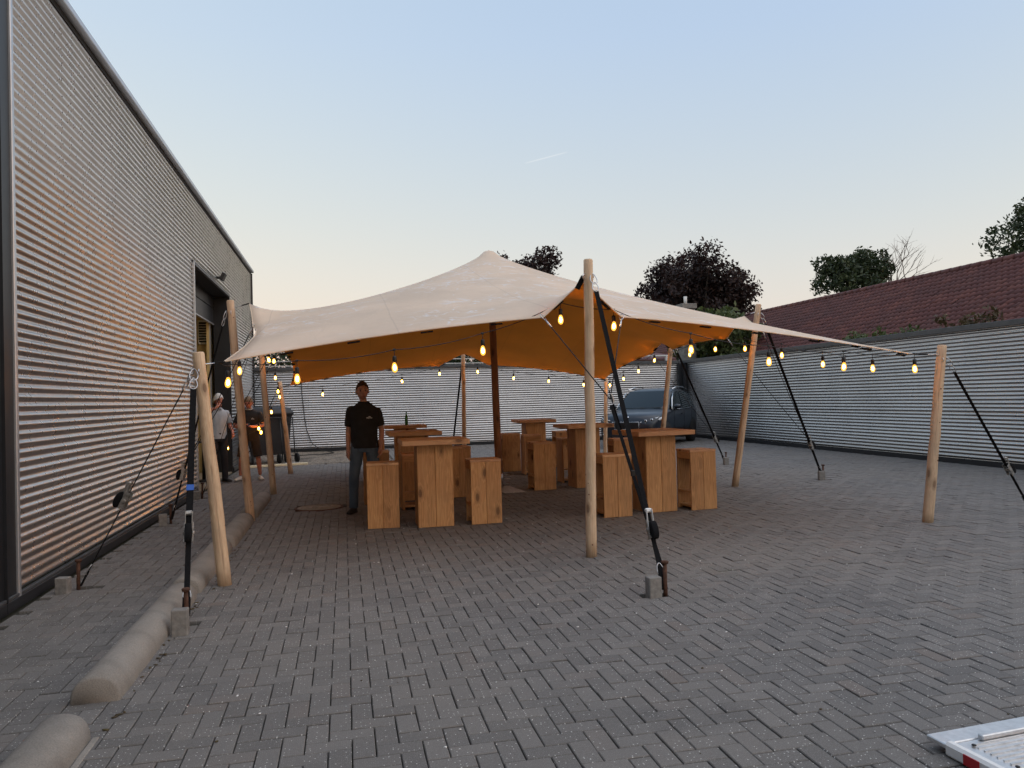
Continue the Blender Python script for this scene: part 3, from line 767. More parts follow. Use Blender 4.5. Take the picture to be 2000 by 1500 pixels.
for i, (px, py, lab, hh, mt) in enumerate((
        (13.0, 17.5, 'small green shrub tip peeking over the right fence nearest the tent pole', .42, 'leaf_light'),
        (13.1, 15.9, 'low green leafy tuft in the middle of three along the right fence top', .34, 'leaf_light'),
        (13.1, 13.7, 'loose green and brown shrub over the right fence nearest the right picture edge', .62, 'leaf_brown'))):
    t = thing('shrub', lab, 'shrub', (px,py,0), 0, 'shrubs behind the right fence')
    m = MB()
    for k in range(5): m.tube([(0,0,0),(random.gauss(0,.15),random.gauss(0,.2),1.6),(random.gauss(0,.2),random.gauss(0,.3),2.75+hh*.5)], [.02,.014,.005], 5)
    m.build('stems', MAT['bark'], t)
    bl = [(px+random.gauss(0,.12), py+random.gauss(0,.38), 2.62+hh*random.random()*.75, .2, .24, .2) for _ in range(9)] + [(px,py+random.gauss(0,.3),1.2+random.random(),.3,.4,.4) for _ in range(5)]
    leaves('foliage', MAT[mt], t, bl, 1300, .055, (px,py,0), .2)
hd = thing('hedge', 'dark green hedge seen over the back fence beneath the tent canvas', 'hedge', (1,28.6,0))
bl = [(-4.2+.62*k, 28.6+random.gauss(0,.2), z, .55, .6, .6) for k in range(17) for z in (.6,1.5,2.4,3.0+random.gauss(0,.12))]
leaves('foliage', MAT['leaf_green'], hd, bl, 15000, .085, (1,28.6,0), .2)
m = MB()
for k in range(9): m.tube([(-4+k*1.1,0,0),(-4+k*1.1+random.gauss(0,.1),0,3.0)], [.04,.015], 6)
m.build('stems', MAT['bark'], hd)
tree('copper_beech', 'small dark bush above the back fence behind the raised rear tent edge', (4.2,31.0,0), 2, (4.2,31.0,3.3), 1.2, 10, .4, 2600, .10, 'leaf_copper', 21)

# ================================================================== the stretch tent
PEAK = Vector((2.56, 13.3, 4.20))
# canvas corner and edge fastenings, clockwise from the near left corner: (x, y, z, kind)
FIX = [(-1.06,7.38,1.96), (1.93,7.28,2.34), (2.34,7.27,2.70), (2.74,7.28,2.34), (6.42,7.62,1.93),
       (6.40,10.85,2.50), (6.46,11.50,2.80), (6.46,12.10,2.48), (6.44,14.3,2.44), (6.50,14.85,2.66), (6.46,15.4,2.42), (6.22,17.85,1.95),
       (3.42,18.12,2.36), (2.82,18.20,2.66), (2.22,18.15,2.36), (-1.16,17.72,1.97),
       (-1.10,14.5,2.56), (-1.18,13.98,2.84), (-1.10,13.4,2.60), (-1.12,11.40,2.62), (-1.22,10.86,2.93), (-1.12,10.30,2.56)]
def tent():
    NR, NJ = 34, 22*14
    # perimeter nodes: resample each span so that every fastening is a node
    L = [math.dist(FIX[i], FIX[(i+1) % 22]) for i in range(22)]; tot = sum(L)
    cnt = [max(4, round(NJ*l/tot)) for l in L]; per = []; fixed = []
    for i in range(22):
        a, b = np.array(FIX[i]), np.array(FIX[(i+1) % 22])
        for k in range(cnt[i]): per.append(a+(b-a)*k/cnt[i]); fixed.append(k == 0)
    per = np.array(per); fixed = np.array(fixed); n = len(per)
    P = np.zeros((NR+1, n, 3)); pk = np.array(PEAK)
    t = np.linspace(0, 1, NR+1)[:,None,None]
    cap_r = .09; dirs = per-pk; dl = np.linalg.norm(dirs[:,:2],axis=1)[:,None]
    inner = pk + np.concatenate([dirs[:,:2]/dl*cap_r, np.full((n,1), -.05)], 1)
    P[:] = inner*(1-t) + per*t
    q_r = 1.0
    seg = np.linalg.norm(np.roll(per,-1,0)-per, axis=1)
    for it in range(2600):
        N = np.zeros_like(P); W = np.zeros((NR+1, n, 1))
        N[1:] += q_r*P[:-1]; W[1:] += q_r; N[:-1] += q_r*P[1:]; W[:-1] += q_r
        # hoop tension grows towards the rim where the cells are wide
        qc = (.6*(np.linspace(.06,1,NR+1)**-.6))[:,None,None]
        N += qc*(np.roll(P,1,1)+np.roll(P,-1,1)); W += 2*qc
        # edge rope
        qe = 70.0; N[-1] += qe*(np.roll(P[-1],1,0)+np.roll(P[-1],-1,0)); W[-1] += 2*qe
        Q = N/W; Q[0] = P[0]; Q[-1][fixed] = per[fixed]
        P = P + (Q-P)*.98
    sf = np.linspace(0,1,NR+1)**.6; P[:,:,2] -= (.115*4*sf*(1-sf))[:,None]      # the cloth's own weight
    th = .006
    V = [tuple(pk + np.array((0,0,-.02)))]; F = []; M = []
    # top sheet
    for i in range(NR+1):
        for j in range(n): V.append(tuple(P[i,j]))
    def id0(i,j): return 1+i*n+(j % n)
    for j in range(n): F.append((0, id0(0,j), id0(0,j+1), 0)); 
    F = [f[:3]+(f[2],) for f in F]
    tri = [(0, id0(0,j), id0(0,j+1)) for j in range(n)]
    quads = [(id0(i,j), id0(i+1,j), id0(i+1,j+1), id0(i,j+1)) for i in range(NR) for j in range(n)]
    base = len(V); V += [(v[0], v[1], v[2]-th) for v in V]
    tri_b = [(a+base, c+base, b+base) for a,b,c in tri]; quads_b = [(a+base, d+base, c+base, b+base) for a,b,c,d in quads]
    rim = [(id0(NR,j), id0(NR,j)+base, id0(NR,j+1)+base, id0(NR,j+1)) for j in range(n)]
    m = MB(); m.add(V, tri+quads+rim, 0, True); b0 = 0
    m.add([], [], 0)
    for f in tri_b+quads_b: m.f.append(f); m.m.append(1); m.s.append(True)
    return m, P, n
tent_m, TP, TN_ = tent()
tn = thing('stretch_tent', 'sand coloured stretch tent canopy raised on poles over the yard', 'tent', tuple(PEAK))
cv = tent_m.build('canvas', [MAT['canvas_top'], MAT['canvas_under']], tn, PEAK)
rimP = [Vector(p) for p in TP[-1]]
m = MB(); m.tube(rimP+[rimP[0]], .007, 5, cap=False); m.build('edge_hem', MAT['canvas_top'], tn, PEAK)
# black tabs under the rim that carry the light strings
acc = 0
for j in range(TN_):
    acc += (rimP[j]-rimP[j-1]).length
    if acc > .62:
        acc = 0; d = (rimP[(j+1) % TN_]-rimP[j-1]).normalized(); inw = (PEAK-rimP[j]); inw.z = 0; inw.normalize()
        m = MB(); m.strap(rimP[j]-d*.06+inw*.03-Vector((0,0,.022)), rimP[j]+d*.06+inw*.03-Vector((0,0,.022)), .05, .012, inw); m.build('edge_tab', MAT['webbing'], tn, PEAK)
m = MB()
for s in (-1, 1): m.strap(Vector((2.34,7.24,2.74)), Vector((2.34+s*.06,7.27,2.62)), .05, .008, Vector((1,0,0)))
m.build('corner_patch', MAT['webbing'], tn, PEAK)

# ---- poles
def pole(label, b, t, r, mat='pole_wood', seed=0):
    q = random.Random(seed); b = Vector(b); t = Vector(t); n = 14; m = MB(); L = (t-b).length
    ax = (t-b).normalized(); rot = ax.to_track_quat('Z','Y'); pts = []; rad = []
    for i in range(n+1):
        a = i/n; pts.append(Vector((q.gauss(0,.003)*math.sin(a*PI), q.gauss(0,.003)*math.sin(a*PI), a*L))); rad.append(r*(1.06-.16*a)*(1+q.gauss(0,.012)))
    pts.append(Vector((0,0,L+.012))); rad.append(rad[-1]*.82)
    m.tube(pts, rad, 14)
    o = bpy.data.objects.new('tent_pole', None); COL.objects.link(o)
    o.location = b; o.rotation_mode = 'QUATERNION'; o.rotation_quaternion = rot; tag(o, label, 'pole', 'wooden tent poles'); o.empty_display_size = .1
    m.build('shaft', MAT[mat], o)
    k = MB()
    for i in range(9):
        z = q.uniform(.12, L-.2); a = q.uniform(0, 2*PI); rr = r*(1.06-.16*z/L); p = Vector((math.cos(a)*rr*.985, math.sin(a)*rr*.985, z))
        axm = Vector((p.x,p.y,0)).to_track_quat('Z','Y').to_matrix(); k.lathe([(.010,-.002),(.007,.0015),(.001,.0025)], p, 7, 0, True, axm)
    k.build('knots', MAT['knot'], o, None, 'stuff')
    if mat == 'pole_wood':
        e = MB(); e.ring((r*.95,0,L-.16), .022, .0055, Matrix.Rotation(PI/2,3,'X'), 14, 6); e.ring((-r*.95,0,L-.16), .022, .0055, Matrix.Rotation(PI/2,3,'X'), 14, 6); e.build('eye_bolts', MAT['steel'], o)
    return o, t, b
POLES = {}
for key, lab, b, t, r in (
    ('P1', 'thick wooden pole leaning at the near left tent corner', (-1.05,7.11,-.01), (-1.23,7.11,2.02), .056),
    ('P2', 'tall wooden pole beside the second concrete kerb, second from the near left corner', (-1.26,10.86,-.01), (-1.46,10.85,2.96), .055),
    ('P3', 'wooden pole third along the left tent side, beyond the last concrete kerb', (-1.23,13.97,-.01), (-1.42,13.97,2.92), .052),
    ('P4', 'short wooden pole at the far left tent corner glowing orange under bulbs', (-1.20,17.9,-.01), (-1.40,18.0,2.06), .052),
    ('P5', 'tall upright wooden pole holding up the middle of the near tent edge', (2.31,7.15,-.01), (2.34,7.08,2.87), .050),
    ('P6', 'tall wooden pole leaning right at the middle of the right tent side', (6.26,11.62,-.01), (6.71,11.47,2.98), .053),
    ('P7', 'short cracked wooden pole at the near right tent corner', (6.52,7.64,-.01), (6.73,7.56,2.02), .056),
    ('P8', 'wooden pole in front of the dark parked car', (6.42,15.1,-.01), (6.68,14.85,2.72), .050),
    ('P9', 'short wooden pole at the far right tent corner left of the car', (6.24,18.0,-.01), (6.34,18.05,1.97), .048),
    ('P10', 'wooden pole raising the middle of the far tent edge', (2.80,18.35,-.01), (2.84,18.38,2.76), .050)):
    o, tt, bb = pole(lab, b, t, r, 'pole_wood', hash(key) % 97 if False else int(key[1:])*13); POLES[key] = (tt, bb)
cp, _, _ = pole('dark stained centre pole under the tent peak', (2.62,13.2,.02), (2.57,13.29,4.12), .062, 'dark_pole', 99)

# ---- anchors: stake driven where a paver is lifted, and the lifted paver stood on end beside it
def stake(label, x, y, lean=(0,0)):
    t = thing('anchor_stake', label, 'stake', (x,y,-.03), 0, 'iron ground stakes')
    h = .27; tx, ty = lean; m = MB()
    m.tube([(0,0,0),(tx*.5,ty*.5,h*.5),(tx,ty,h)], [.017,.016,.016], 10); m.build('shaft', MAT['rust'], t)
    m = MB(); m.tube([(tx,ty,h-.004),(tx*1.05,ty*1.05,h+.012),(tx*1.08,ty*1.08,h+.02)], [.026,.031,.024], 10); m.build('head', MAT['rust'], t)
def block(label, x, y, rz, h=.175):
    o = thing('upright_paver', label, 'paver', (x,y,0), rz, 'pavers stood on end beside the stakes')
    m = MB(); m.box((0,0,h/2-.012), (.105,.08,h), 0, .006); m.build('stone', MAT['concrete_block'], o)
for i, (lab, sx, sy, bx, by, ln) in enumerate((
    ('against the left wall nearest the camera', -2.29, 7.36, -2.37, 7.24, (0,.01)),
    ('beside the nearest concrete kerb', -1.14, 5.92, -1.13, 5.66, (.0,.0)),
    ('against the left wall, second from the camera', -2.31, 11.1, -2.36, 10.88, (0,0)),
    ('against the left wall beside the doorway', -2.40, 13.95, -2.45, 13.78, (.01,0)),
    ('in front of the middle near pole', 2.40, 5.60, 2.29, 5.57, (.01,.02)),
    ('right of the tent, nearer of two', 8.06, 11.86, 7.99, 11.80, (.02,.02)),
    ('right of the tent, farther of two', 8.02, 15.25, 7.97, 15.15, (.02,.02)))):
    stake('rusty iron stake driven into the paving '+lab, sx, sy, ln); block('grey paver standing on end '+lab, bx, by, .1*((i*7) % 5-2), (.15,.19,.17,.15,.17,.17,.17)[i])

# ---- straps
def carab(m, c, d, s=1.0):
    d = Vector(d).normalized(); x = d.cross(Vector((0,0,1)))
    if x.length < .05: x = Vector((1,0,0))
    x.normalize(); pts = []
    for k in range(17):
        a = 2*PI*k/16; pts.append(Vector(c)+d*math.cos(a)*.055*s*(1.0)+x*math.sin(a)*.024*s*(1.25-.35*math.cos(a)))
    m.tube(pts, .0048*s, 6, cap=False)
def ratchet(t, c, d, off, flip=1, tape=None, handle='worn_steel', coil=True):
    """strap ratchet at c with the strap running along d; parts hang on t"""
    d = Vector(d).normalized(); x = d.cross(Vector((0,0,1))).normalized(); y = x.cross(d).normalized()*flip
    rot = Matrix((x, y, d)).transposed(); c = Vector(c); m = MB()
    for s in (-1,1): m.box(c+x*s*.031, (.004,.045,.16), 0, .001, rot)
    m.tube([c-x*.04, c+x*.04], .016, 10); m.box(c-d*.06, (.058,.012,.02), 0, .002, rot); m.build('ratchet_frame', MAT['worn_steel'], t, off)
    m = MB(); r2 = rot @ Matrix.Rotation(R(-14)*flip, 3, 'X'); hc = c+d*.085+y*.03
    for s in (-1,1): m.box(hc+x*s*.024, (.005,.022,.15), 0, .002, r2)
    m.box(hc+d*.068, (.058,.030,.035), 0, .010, r2); m.build('ratchet_handle', MAT[handle], t, off)
    if coil:
        m = MB(); cc = c-d*.02+y*.055; rings = []
        m.lathe([(.018,-.024),(.046,-.025),(.05,-.02),(.05,.02),(.046,.025),(.018,.024)], cc, 12, 0, True, rot @ Matrix.Rotation(PI/2,3,'Y') @ Matrix.Diagonal((1.5,.72,1))); m.build('webbing_coil', MAT['webbing'], t, off)
    if tape:
        m = MB(); m.strap(c+d*tape, c+d*(tape+.05), .056, .008, x); m.build('blue_marker', MAT['blue_tape'], t, off)
def guy(label, top, bot, at=.30, wd=.045, ratch=True, handle='worn_steel', tape=None, flip=1, coil=True, extra=None, side=None):
    top, bot = Vector(top), Vector(bot); off = tuple(bot); t = thing('guy_strap', label, 'strap', off, 0, 'guy straps of the tent')
    d = (top-bot).normalized(); L = (top-bot).length
    m = MB(); c1 = top-d*.07; carab(m, top-d*.03, d, 1.1); carab(m, top-d*.125, d, 1.0); m.build('carabiner', MAT['steel'], t, off)
    sd = side if side is not None else d.cross(Vector((0,0,1)))
    rc = bot + d*L*at
    m = MB(); m.strap(top-d*.17, rc+d*.05, wd, .004, sd); m.build('webbing', MAT['webbing'], t, off)
    m = MB(); m.strap(rc-d*.07, bot+d*.12, wd*.8, .006, sd); m.strap(bot+d*.14, bot-d*.0, wd*1.1, .012, sd); m.build('lower_webbing', MAT['webbing'], t, off)
    m = MB(); carab(m, bot+d*.16, d, .9); m.build('hook', MAT['steel'], t, off)
    if ratch: ratchet(t, rc, d, off, flip, tape, handle, coil)
    for k, ex in enumerate(extra or []):
        e = Vector(ex); j = bot + d*L*.62 if len(ex) == 3 else None
        m = MB(); m.tube([e, e.lerp(rc+d*.12,.5)-Vector((0,0,.02)), rc+d*.12], .0055, 6); m.build('side_rope', MAT['rope'], t, off)
        m = MB(); dd = (rc-e).normalized(); m.tube([e+dd*.02, e+dd*.16], .011, 8); carab(m, e, dd, .7); m.build('rope_tensioner', MAT['steel'], t, off)
    return t
H = lambda k, dz=.16: POLES[k][0]-Vector((0,0,dz))
guy('black strap with hanging coil from the near left pole down to the kerb', H('P1')+Vector((-.03,-.05,0)), (-1.14,5.91,.06), .30, .05, tape=.36, coil=True)
guy('thin black strap from the near left pole towards the wall stake', H('P1')+Vector((-.05,0,0)), (-2.27,7.36,.03), .40, .016)
guy('black strap from the second left pole down to the wall', H('P2')+Vector((-.06,0,0)), (-2.30,11.1,.05), .22, .045, extra=[FIX[21], FIX[19]])
guy('black strap from the third left pole down beside the doorway', H('P3')+Vector((-.06,0,0)), (-2.39,13.95,.05), .2, .045, extra=[FIX[18], FIX[16]])
guy('black strap with bright ratchet handle from the middle near pole to its stake', H('P5')+Vector((.03,-.04,0)), (2.40,5.61,.04), .16, .045, handle='white_plastic')
guy('black strap from the right middle pole to the nearer right stake', H('P6')+Vector((.05,0,0)), (8.04,11.85,.05), .20, .055, extra=[FIX[5], FIX[7]])
guy('broad black strap with big coil from the near right pole beyond the picture edge', H('P7')+Vector((.05,-.02,0)), (8.1,7.8,.05), .27, .055, side=Vector((.2,1,0)))
guy('black strap from the pole before the car to the farther right stake', H('P8')+Vector((.05,0,0)), (8.0,15.24,.05), .2, .055, extra=[FIX[8], FIX[10]])
guy('black strap from the far middle pole down behind the tent', H('P10')+Vector((0,.05,0)), (2.72,20.1,.03), .15, .045, coil=False)
guy('black strap from the far right pole down behind the car front', H('P9')+Vector((.04,.03,0)), (7.2,18.9,.03), .15, .04, coil=False)
guy('black strap from the far left pole down towards the hall wall', H('P4')+Vector((-.05,0,0)), (-2.35,18.4,.03), .15, .03, coil=False)
# the two ropes that pull the near edge down on either side of the middle pole
yk = thing('edge_rope', 'pair of black ropes from the near canvas edge joining into one line to the stake', 'rope', (2.40,5.60,.05))
J = Vector((2.36,6.62,1.52)); off = (2.40,5.60,.05)
for f in (FIX[1], FIX[3]):
    f = Vector(f); dd = (J-f).normalized()
    m = MB(); m.tube([f+dd*.05, J], .0055, 6); m.build('rope', MAT['rope'], yk, off)
    m = MB(); m.tube([f+dd*.03, f+dd*.15], .010, 8); carab(m, f, dd, .8); m.build('tensioner', MAT['steel'], yk, off)
m = MB(); carab(m, J, (0,0,1), 1.0); m.build('carabiner', MAT['steel'], yk, off)
m = MB(); m.strap(J-Vector((0,.02,.05)), Vector((2.42,5.64,.12)), .030, .005, Vector((1,0,0))); m.build('webbing', MAT['webbing'], yk, off)
m = MB(); p = J.lerp(Vector((2.42,5.64,.12)), .45); m.box(p, (.04,.02,.05), 0, .004); m.build('buckle', MAT['black_plastic'], yk, off)
for k, (key, fx) in enumerate((('P1',0),('P7',4),('P9',11),('P4',15),('P5',2),('P6',6),('P8',9),('P10',13),('P3',17),('P2',20))):
    a = Vector(FIX[fx]); b = POLES[key][0]-Vector((0,0,.1)); t = thing('canvas_tie', 'steel hook and black webbing tying the canvas to '+{
        'P1':'the near left corner pole','P7':'the near right corner pole','P9':'the far right corner pole','P4':'the far left corner pole','P5':'the middle near pole','P6':'the right middle pole','P8':'the pole before the car','P10':'the far middle pole','P3':'the third left pole','P2':'the second left pole'}[key], 'hook', tuple(a), 0, 'canvas ties on the poles')
    m = MB(); m.strap(a, a.lerp(b,.45), .035, .012); m.build('webbing', MAT['webbing'], t, tuple(a))
    m = MB(); d = (b-a); carab(m, a.lerp(b,.6), d, 1.0); carab(m, a.lerp(b,.88), d, .8); m.build('carabiner', MAT['steel'], t, tuple(a))

# ---- festoon lights
BULB = MB(); BULB.lathe([(.001,.030),(.011,.022),(.0165,0),(.012,-.022),(.001,-.030)], (0,0,0), 8, 1)
BULB.lathe([(.013,.052),(.018,.042),(.027,.018),(.0315,-.004),(.030,-.024),(.022,-.042),(.010,-.050),(.001,-.052)], (0,0,0), 14)
bulb_me = None
def festoon(label, spots, start, end, drop=.17):
    global bulb_me
    t = thing('festoon_string', label, 'light string', tuple(start), 0, 'festoon strings on the tent'); off = Vector(start)
    tops = [Vector(s)+Vector((0,0,drop)) for s in spots]; way = [Vector(start)]+tops+[Vector(end)]; pts = []
    for a, b in zip(way[:-1], way[1:]):
        sg = .035*(a-b).length
        for k in range(6): f = k/6; pts.append(a.lerp(b,f)-Vector((0,0,4*f*(1-f)*sg)))
    pts.append(way[-1]); m = MB(); m.tube(pts, .0042, 5); m.build('cable', MAT['cable'], t, off)
    for s in spots:
        s = Vector(s); h = MB(); h.tube([s+Vector((0,0,drop)), s+Vector((0,0,.10))], .0035, 5)
        h.lathe([(.006,.112),(.019,.106),(.021,.098),(.021,.055),(.017,.045)], s, 12); h.box(s+Vector((0,0,drop)), (.03,.014,.02), 0, .004)
        h.build('lamp_holder', MAT['black_plastic'], t, off)
        if bulb_me is None:
            o = BULB.build('bulb', [MAT['bulb'], MAT['filament']], t); bulb_me = o.data
        else:
            o = bpy.data.objects.new('bulb', bulb_me); COL.objects.link(o); o.parent = t
        o.scale = (.88,.88,.92); o.location = s-off; o.rotation_euler = (random.gauss(0,.06), random.gauss(0,.06), 0)
festoon('string of lit bulbs along the near tent edge', [(-1.03,7.4,1.77),(-.42,7.4,1.79),(.48,7.4,1.88),(1.34,7.4,2.03),(2.14,7.4,2.33),(2.70,7.4,2.26),(3.54,7.4,2.01),(4.43,7.4,1.87),(5.33,7.4,1.80),(6.24,7.42,1.76)], (-1.10,7.37,1.95), (6.46,7.6,1.94))
festoon('string of lit bulbs along the right tent edge', [(6.35,8.26,1.80),(6.35,9.26,1.90),(6.35,10.25,2.08),(6.35,11.31,2.25),(6.35,12.32,2.31),(6.35,13.34,2.28),(6.35,15.02,2.26),(6.35,15.92,2.07),(6.35,16.86,1.93),(6.33,17.75,1.80)], (6.44,7.65,1.95), (6.2,17.85,1.93))
festoon('string of small lit bulbs along the far tent edge', [(-.47,18,1.76),(.42,18,1.88),(1.33,18,2.01),(2.21,18,2.17),(3.12,18,2.20),(3.99,18,2.03),(4.86,18,1.94),(5.74,18,1.83)], (-1.15,17.75,1.95), (6.2,17.85,1.93))
festoon('string of lit bulbs along the left tent edge', [(-1.15,9.17,1.95),(-1.14,12.6,2.26),(-1.16,13.75,2.30),(-1.33,16.0,2.09),(-1.36,16.95,1.83),(-1.38,17.6,1.72)], (-1.10,7.40,1.95), (-1.36,17.95,1.95))
festoon('low string of lit bulbs hanging from the far left pole towards the doorway', [(-1.50,16.9,1.40),(-1.70,16.3,1.08),(-1.66,16.35,1.00),(-2.33,16.5,.70)], (-1.40,17.95,1.80), (-2.5,16.6,.95), .10)

# ================================================================== furniture
def stool_proto():
    t = thing('bar_stool', '', 'stool', (0,0,0), 0, 'wooden bar stools'); wd, dp, h = .39, .36, .80
    th = .028
    for s in (-1, 1):
        for k in (-1, 1):
            m = MB(); m.box((0,0,0), (wd/2-.003, th, h-.031), 0, .004); o = m.build('side_plank', MAT['wood_z'], t); o.location = (k*wd/4, s*(dp/2-th/2), (h-.031)/2)
    for k in (-1, 1):
        m = MB(); m.box((0,0,0), (wd+.006, dp/2-.001, .03), 0, .003); o = m.build('seat_plank', MAT['wood_x'], t); o.location = (0, k*dp/4, h-.015)
    for k in (-1, 1):
        m = MB(); m.box((0,0,0), (.026, dp-2*th-.002, .09), 0, .002); o = m.build('apron', MAT['wood_y'], t); o.location = (k*(wd/2-.016), 0, h-.031-.046)
    m = MB(); m.box((0,0,0), (.12, dp-2*th-.002, .028), 0, .002); o = m.build('foot_rail', MAT['wood_y'], t); o.location = (-wd/2+.062, 0, .24)
    m = MB(); m.box((0,0,0), (wd-.04, dp-2*th-.002, .028), 0, .002); o = m.build('bottom_board', MAT['wood_y'], t); o.location = (0, 0, .05)
    return t
def table_proto():
    t = thing('bar_table', '', 'table', (0,0,0), 0, 'wooden bar tables'); pw, h, th, S = .44, 1.075, .028, .82
    for s in (-1, 1):
        for k in (-1, 1):
            m = MB(); m.box((0,0,0), (pw/2-.003, th, h-.07), 0, .004); o = m.build('pedestal_plank', MAT['wood_z'], t); o.location = (k*pw/4, s*(pw/2-th/2), (h-.07)/2)
            m = MB(); m.box((0,0,0), (th, pw/2-th-.0015, h-.07), 0, .002); o = m.build('pedestal_plank', MAT['wood_z'], t); o.location = (s*(pw/2-th/2-.001), k*(pw/4-th/2), (h-.07)/2)
    for k in range(4):
        m = MB(); m.box((0,0,0), (S, S/4-.004, .062), 0, .005); o = m.build('top_plank', MAT['wood_x'], t); o.location = (0, -S/2+S/8+k*S/4, h-.031)
    return t
sp0 = stool_proto(); tp0 = table_proto()
TABLES = [(1.075, 9.66, 0, 'wooden bar table nearest the camera in the left row'),
    (1.06, 12.3, 1, 'wooden bar table in the middle of the left row, behind the nearest one'),
    (1.18, 15.5, -2, 'farthest wooden bar table of the left row with a green bottle on it'),
    (4.05, 9.72, 5, 'wooden bar table nearest the camera in the right row'),
    (4.02, 12.72, 3, 'wooden bar table in the middle of the right row'),
    (4.03, 16.32, 0, 'farthest wooden bar table of the right row')]
STOOLS = [(.455, 9.76, -4, 'wooden bar stool nearest the camera beside the man in the black shirt'),
    (1.70, 9.62, 2, 'wooden bar stool right of the nearest left table'),
    (.96, 11.25, 92, 'wooden bar stool with its open side showing behind the nearest left table'),
    (1.76, 12.33, 2, 'wooden bar stool right of the middle left table'),
    (.46, 12.05, 0, 'wooden bar stool left of the middle left table, behind the standing man'),
    (3.38, 9.50, 3, 'wooden bar stool left of the nearest right table, behind the near pole'),
    (4.64, 9.66, 6, 'wooden bar stool right of the nearest right table'),
    (3.25, 12.66, 4, 'wooden bar stool left of the middle right table'),
    (4.72, 12.75, -2, 'wooden bar stool right of the middle right table'),
    (3.44, 16.10, 2, 'wooden bar stool left of the farthest right table beside the centre pole'),
    (4.0, 13.55, 90, 'wooden bar stool behind the middle right table'),
    (3.72, 15.3, 88, 'wooden bar stool in front of the farthest right table'),
    (4.68, 16.3, 0, 'wooden bar stool right of the farthest right table'),
    (.55, 15.4, 3, 'wooden bar stool left of the farthest left table')]
for i, (x, y, a, lab) in enumerate(TABLES):
    if i == 0: tp0.location = (x,y,.002); tp0.rotation_euler = (0,0,R(a)); tp0['label'] = lab
    else: dup(tp0, lab, (x,y,.002), R(a))
for i, (x, y, a, lab) in enumerate(STOOLS):
    if i == 0: sp0.location = (x,y,.002); sp0.rotation_euler = (0,0,R(a)); sp0['label'] = lab
    else: dup(sp0, lab, (x,y,.002), R(a))
bo = thing('beer_bottle', 'green glass bottle standing on the farthest left bar table', 'bottle', (1.20,15.35,1.079))
m = MB(); m.lathe([(.001,0),(.028,.0),(.030,.006),(.030,.14),(.026,.165),(.014,.20),(.0125,.245),(.014,.25),(.012,.258),(.001,.259)], (0,0,0), 14); m.build('glass', MAT['bottle'], bo)
m = MB(); m.lathe([(.0306,.045),(.0306,.11)], (0,0,0), 14); m.build('paper_band', MAT['bottle'], bo)
# steel foot plate of the centre pole
fp = thing('pole_foot_plate', 'pale steel foot plate with bolts under the centre pole', 'plate', (2.66,12.72,0), R(4))
m = MB(); m.box((0,0,.012), (.36,.95,.014), 0, .003); m.build('plate', MAT['plate'], fp)
m = MB(); m.lathe([(.085,.018),(.085,.24),(.078,.24),(.078,.02)], (-.03,.48,0), 18); m.build('socket', MAT['steel'], fp)
for z in (.07, .15, .22):
    m = MB(); m.tube([(.05,.44,z),(.15,.40,z)], .007, 8); m.lathe([(.012,0),(.012,.012)], (.15,.40,z), 6, 0, False, Vector((1,-.4,0)).to_track_quat('Z','Y').to_matrix()); m.build('bolt', MAT['steel'], fp)
mh = thing('manhole_cover', 'round brown iron manhole cover in the paving left of the tables', 'cover', (-.40,11.86,0))
m = MB(); m.lathe([(.36,-.02),(.36,.006),(.35,.009),(.325,.009),(.322,.004),(.30,.004)], (0,0,0), 36); m.build('frame', MAT['rust'], mh)
m = MB(); m.lathe([(.318,-.01),(.318,.008),(.31,.011),(.001,.012)], (0,0,0), 36)
for r in (.1,.18,.26): m.ring((0,0,.012), r, .006, None, 30, 5)
m.build('lid', MAT['iron_cover'], mh)

# ---- concrete kerbs in a line
def kerb(label, y0, y1, x=-1.33, dx=0):
    t = thing('concrete_kerb', label, 'kerb', (x,(y0+y1)/2,0), dx, 'half round concrete kerbs'); L = y1-y0; m = MB(); n = 14; rings = []
    ys = [-L/2, -L/2+.012] + [ -L/2+L*k/10 for k in range(1,10)] + [L/2-.012, L/2]
    for i, yy in enumerate(ys):
        sc = .90 if i in (0, len(ys)-1) else 1.0; ring = []
        for k in range(n+1):
            a = PI*k/n; w_ = .125*sc; hh = .135*sc
            nz = noise.noise(Vector((a*2, yy*3+y0*7, 1.3)))*.0004
            cx = math.cos(a); ring.append(Vector((w_*(abs(cx)**.85)*(1 if cx > 0 else -1)*(1+nz), yy, max(0, hh*(math.sin(a)**.8))+nz)))
        ring += [Vector((-.125*sc, yy, -.03)), Vector((.125*sc, yy, -.03))]
        rings.append(ring)
    m.loft(rings, 0, True); m.build('body', MAT['bumper'], t)
    if y0 < 3:
        m = MB(); m.box((.145,0,-.003), (.03,L,.02), 0, .004); m.build('foot_edge', MAT['bumper'], t)
for lab, a, b in (('half round concrete kerb at the bottom left picture corner', 2.0, 4.02), ('scuffed half round concrete kerb nearest the paver standing on end', 4.50, 6.70),
    ('half round concrete kerb at the foot of the near left pole', 6.86, 8.75), ('half round concrete kerb between the two nearest left poles', 8.95, 10.75), ('farthest half round concrete kerb, between the second and third left poles', 11.2, 13.2)): kerb(lab, a, b, -1.33, 0)

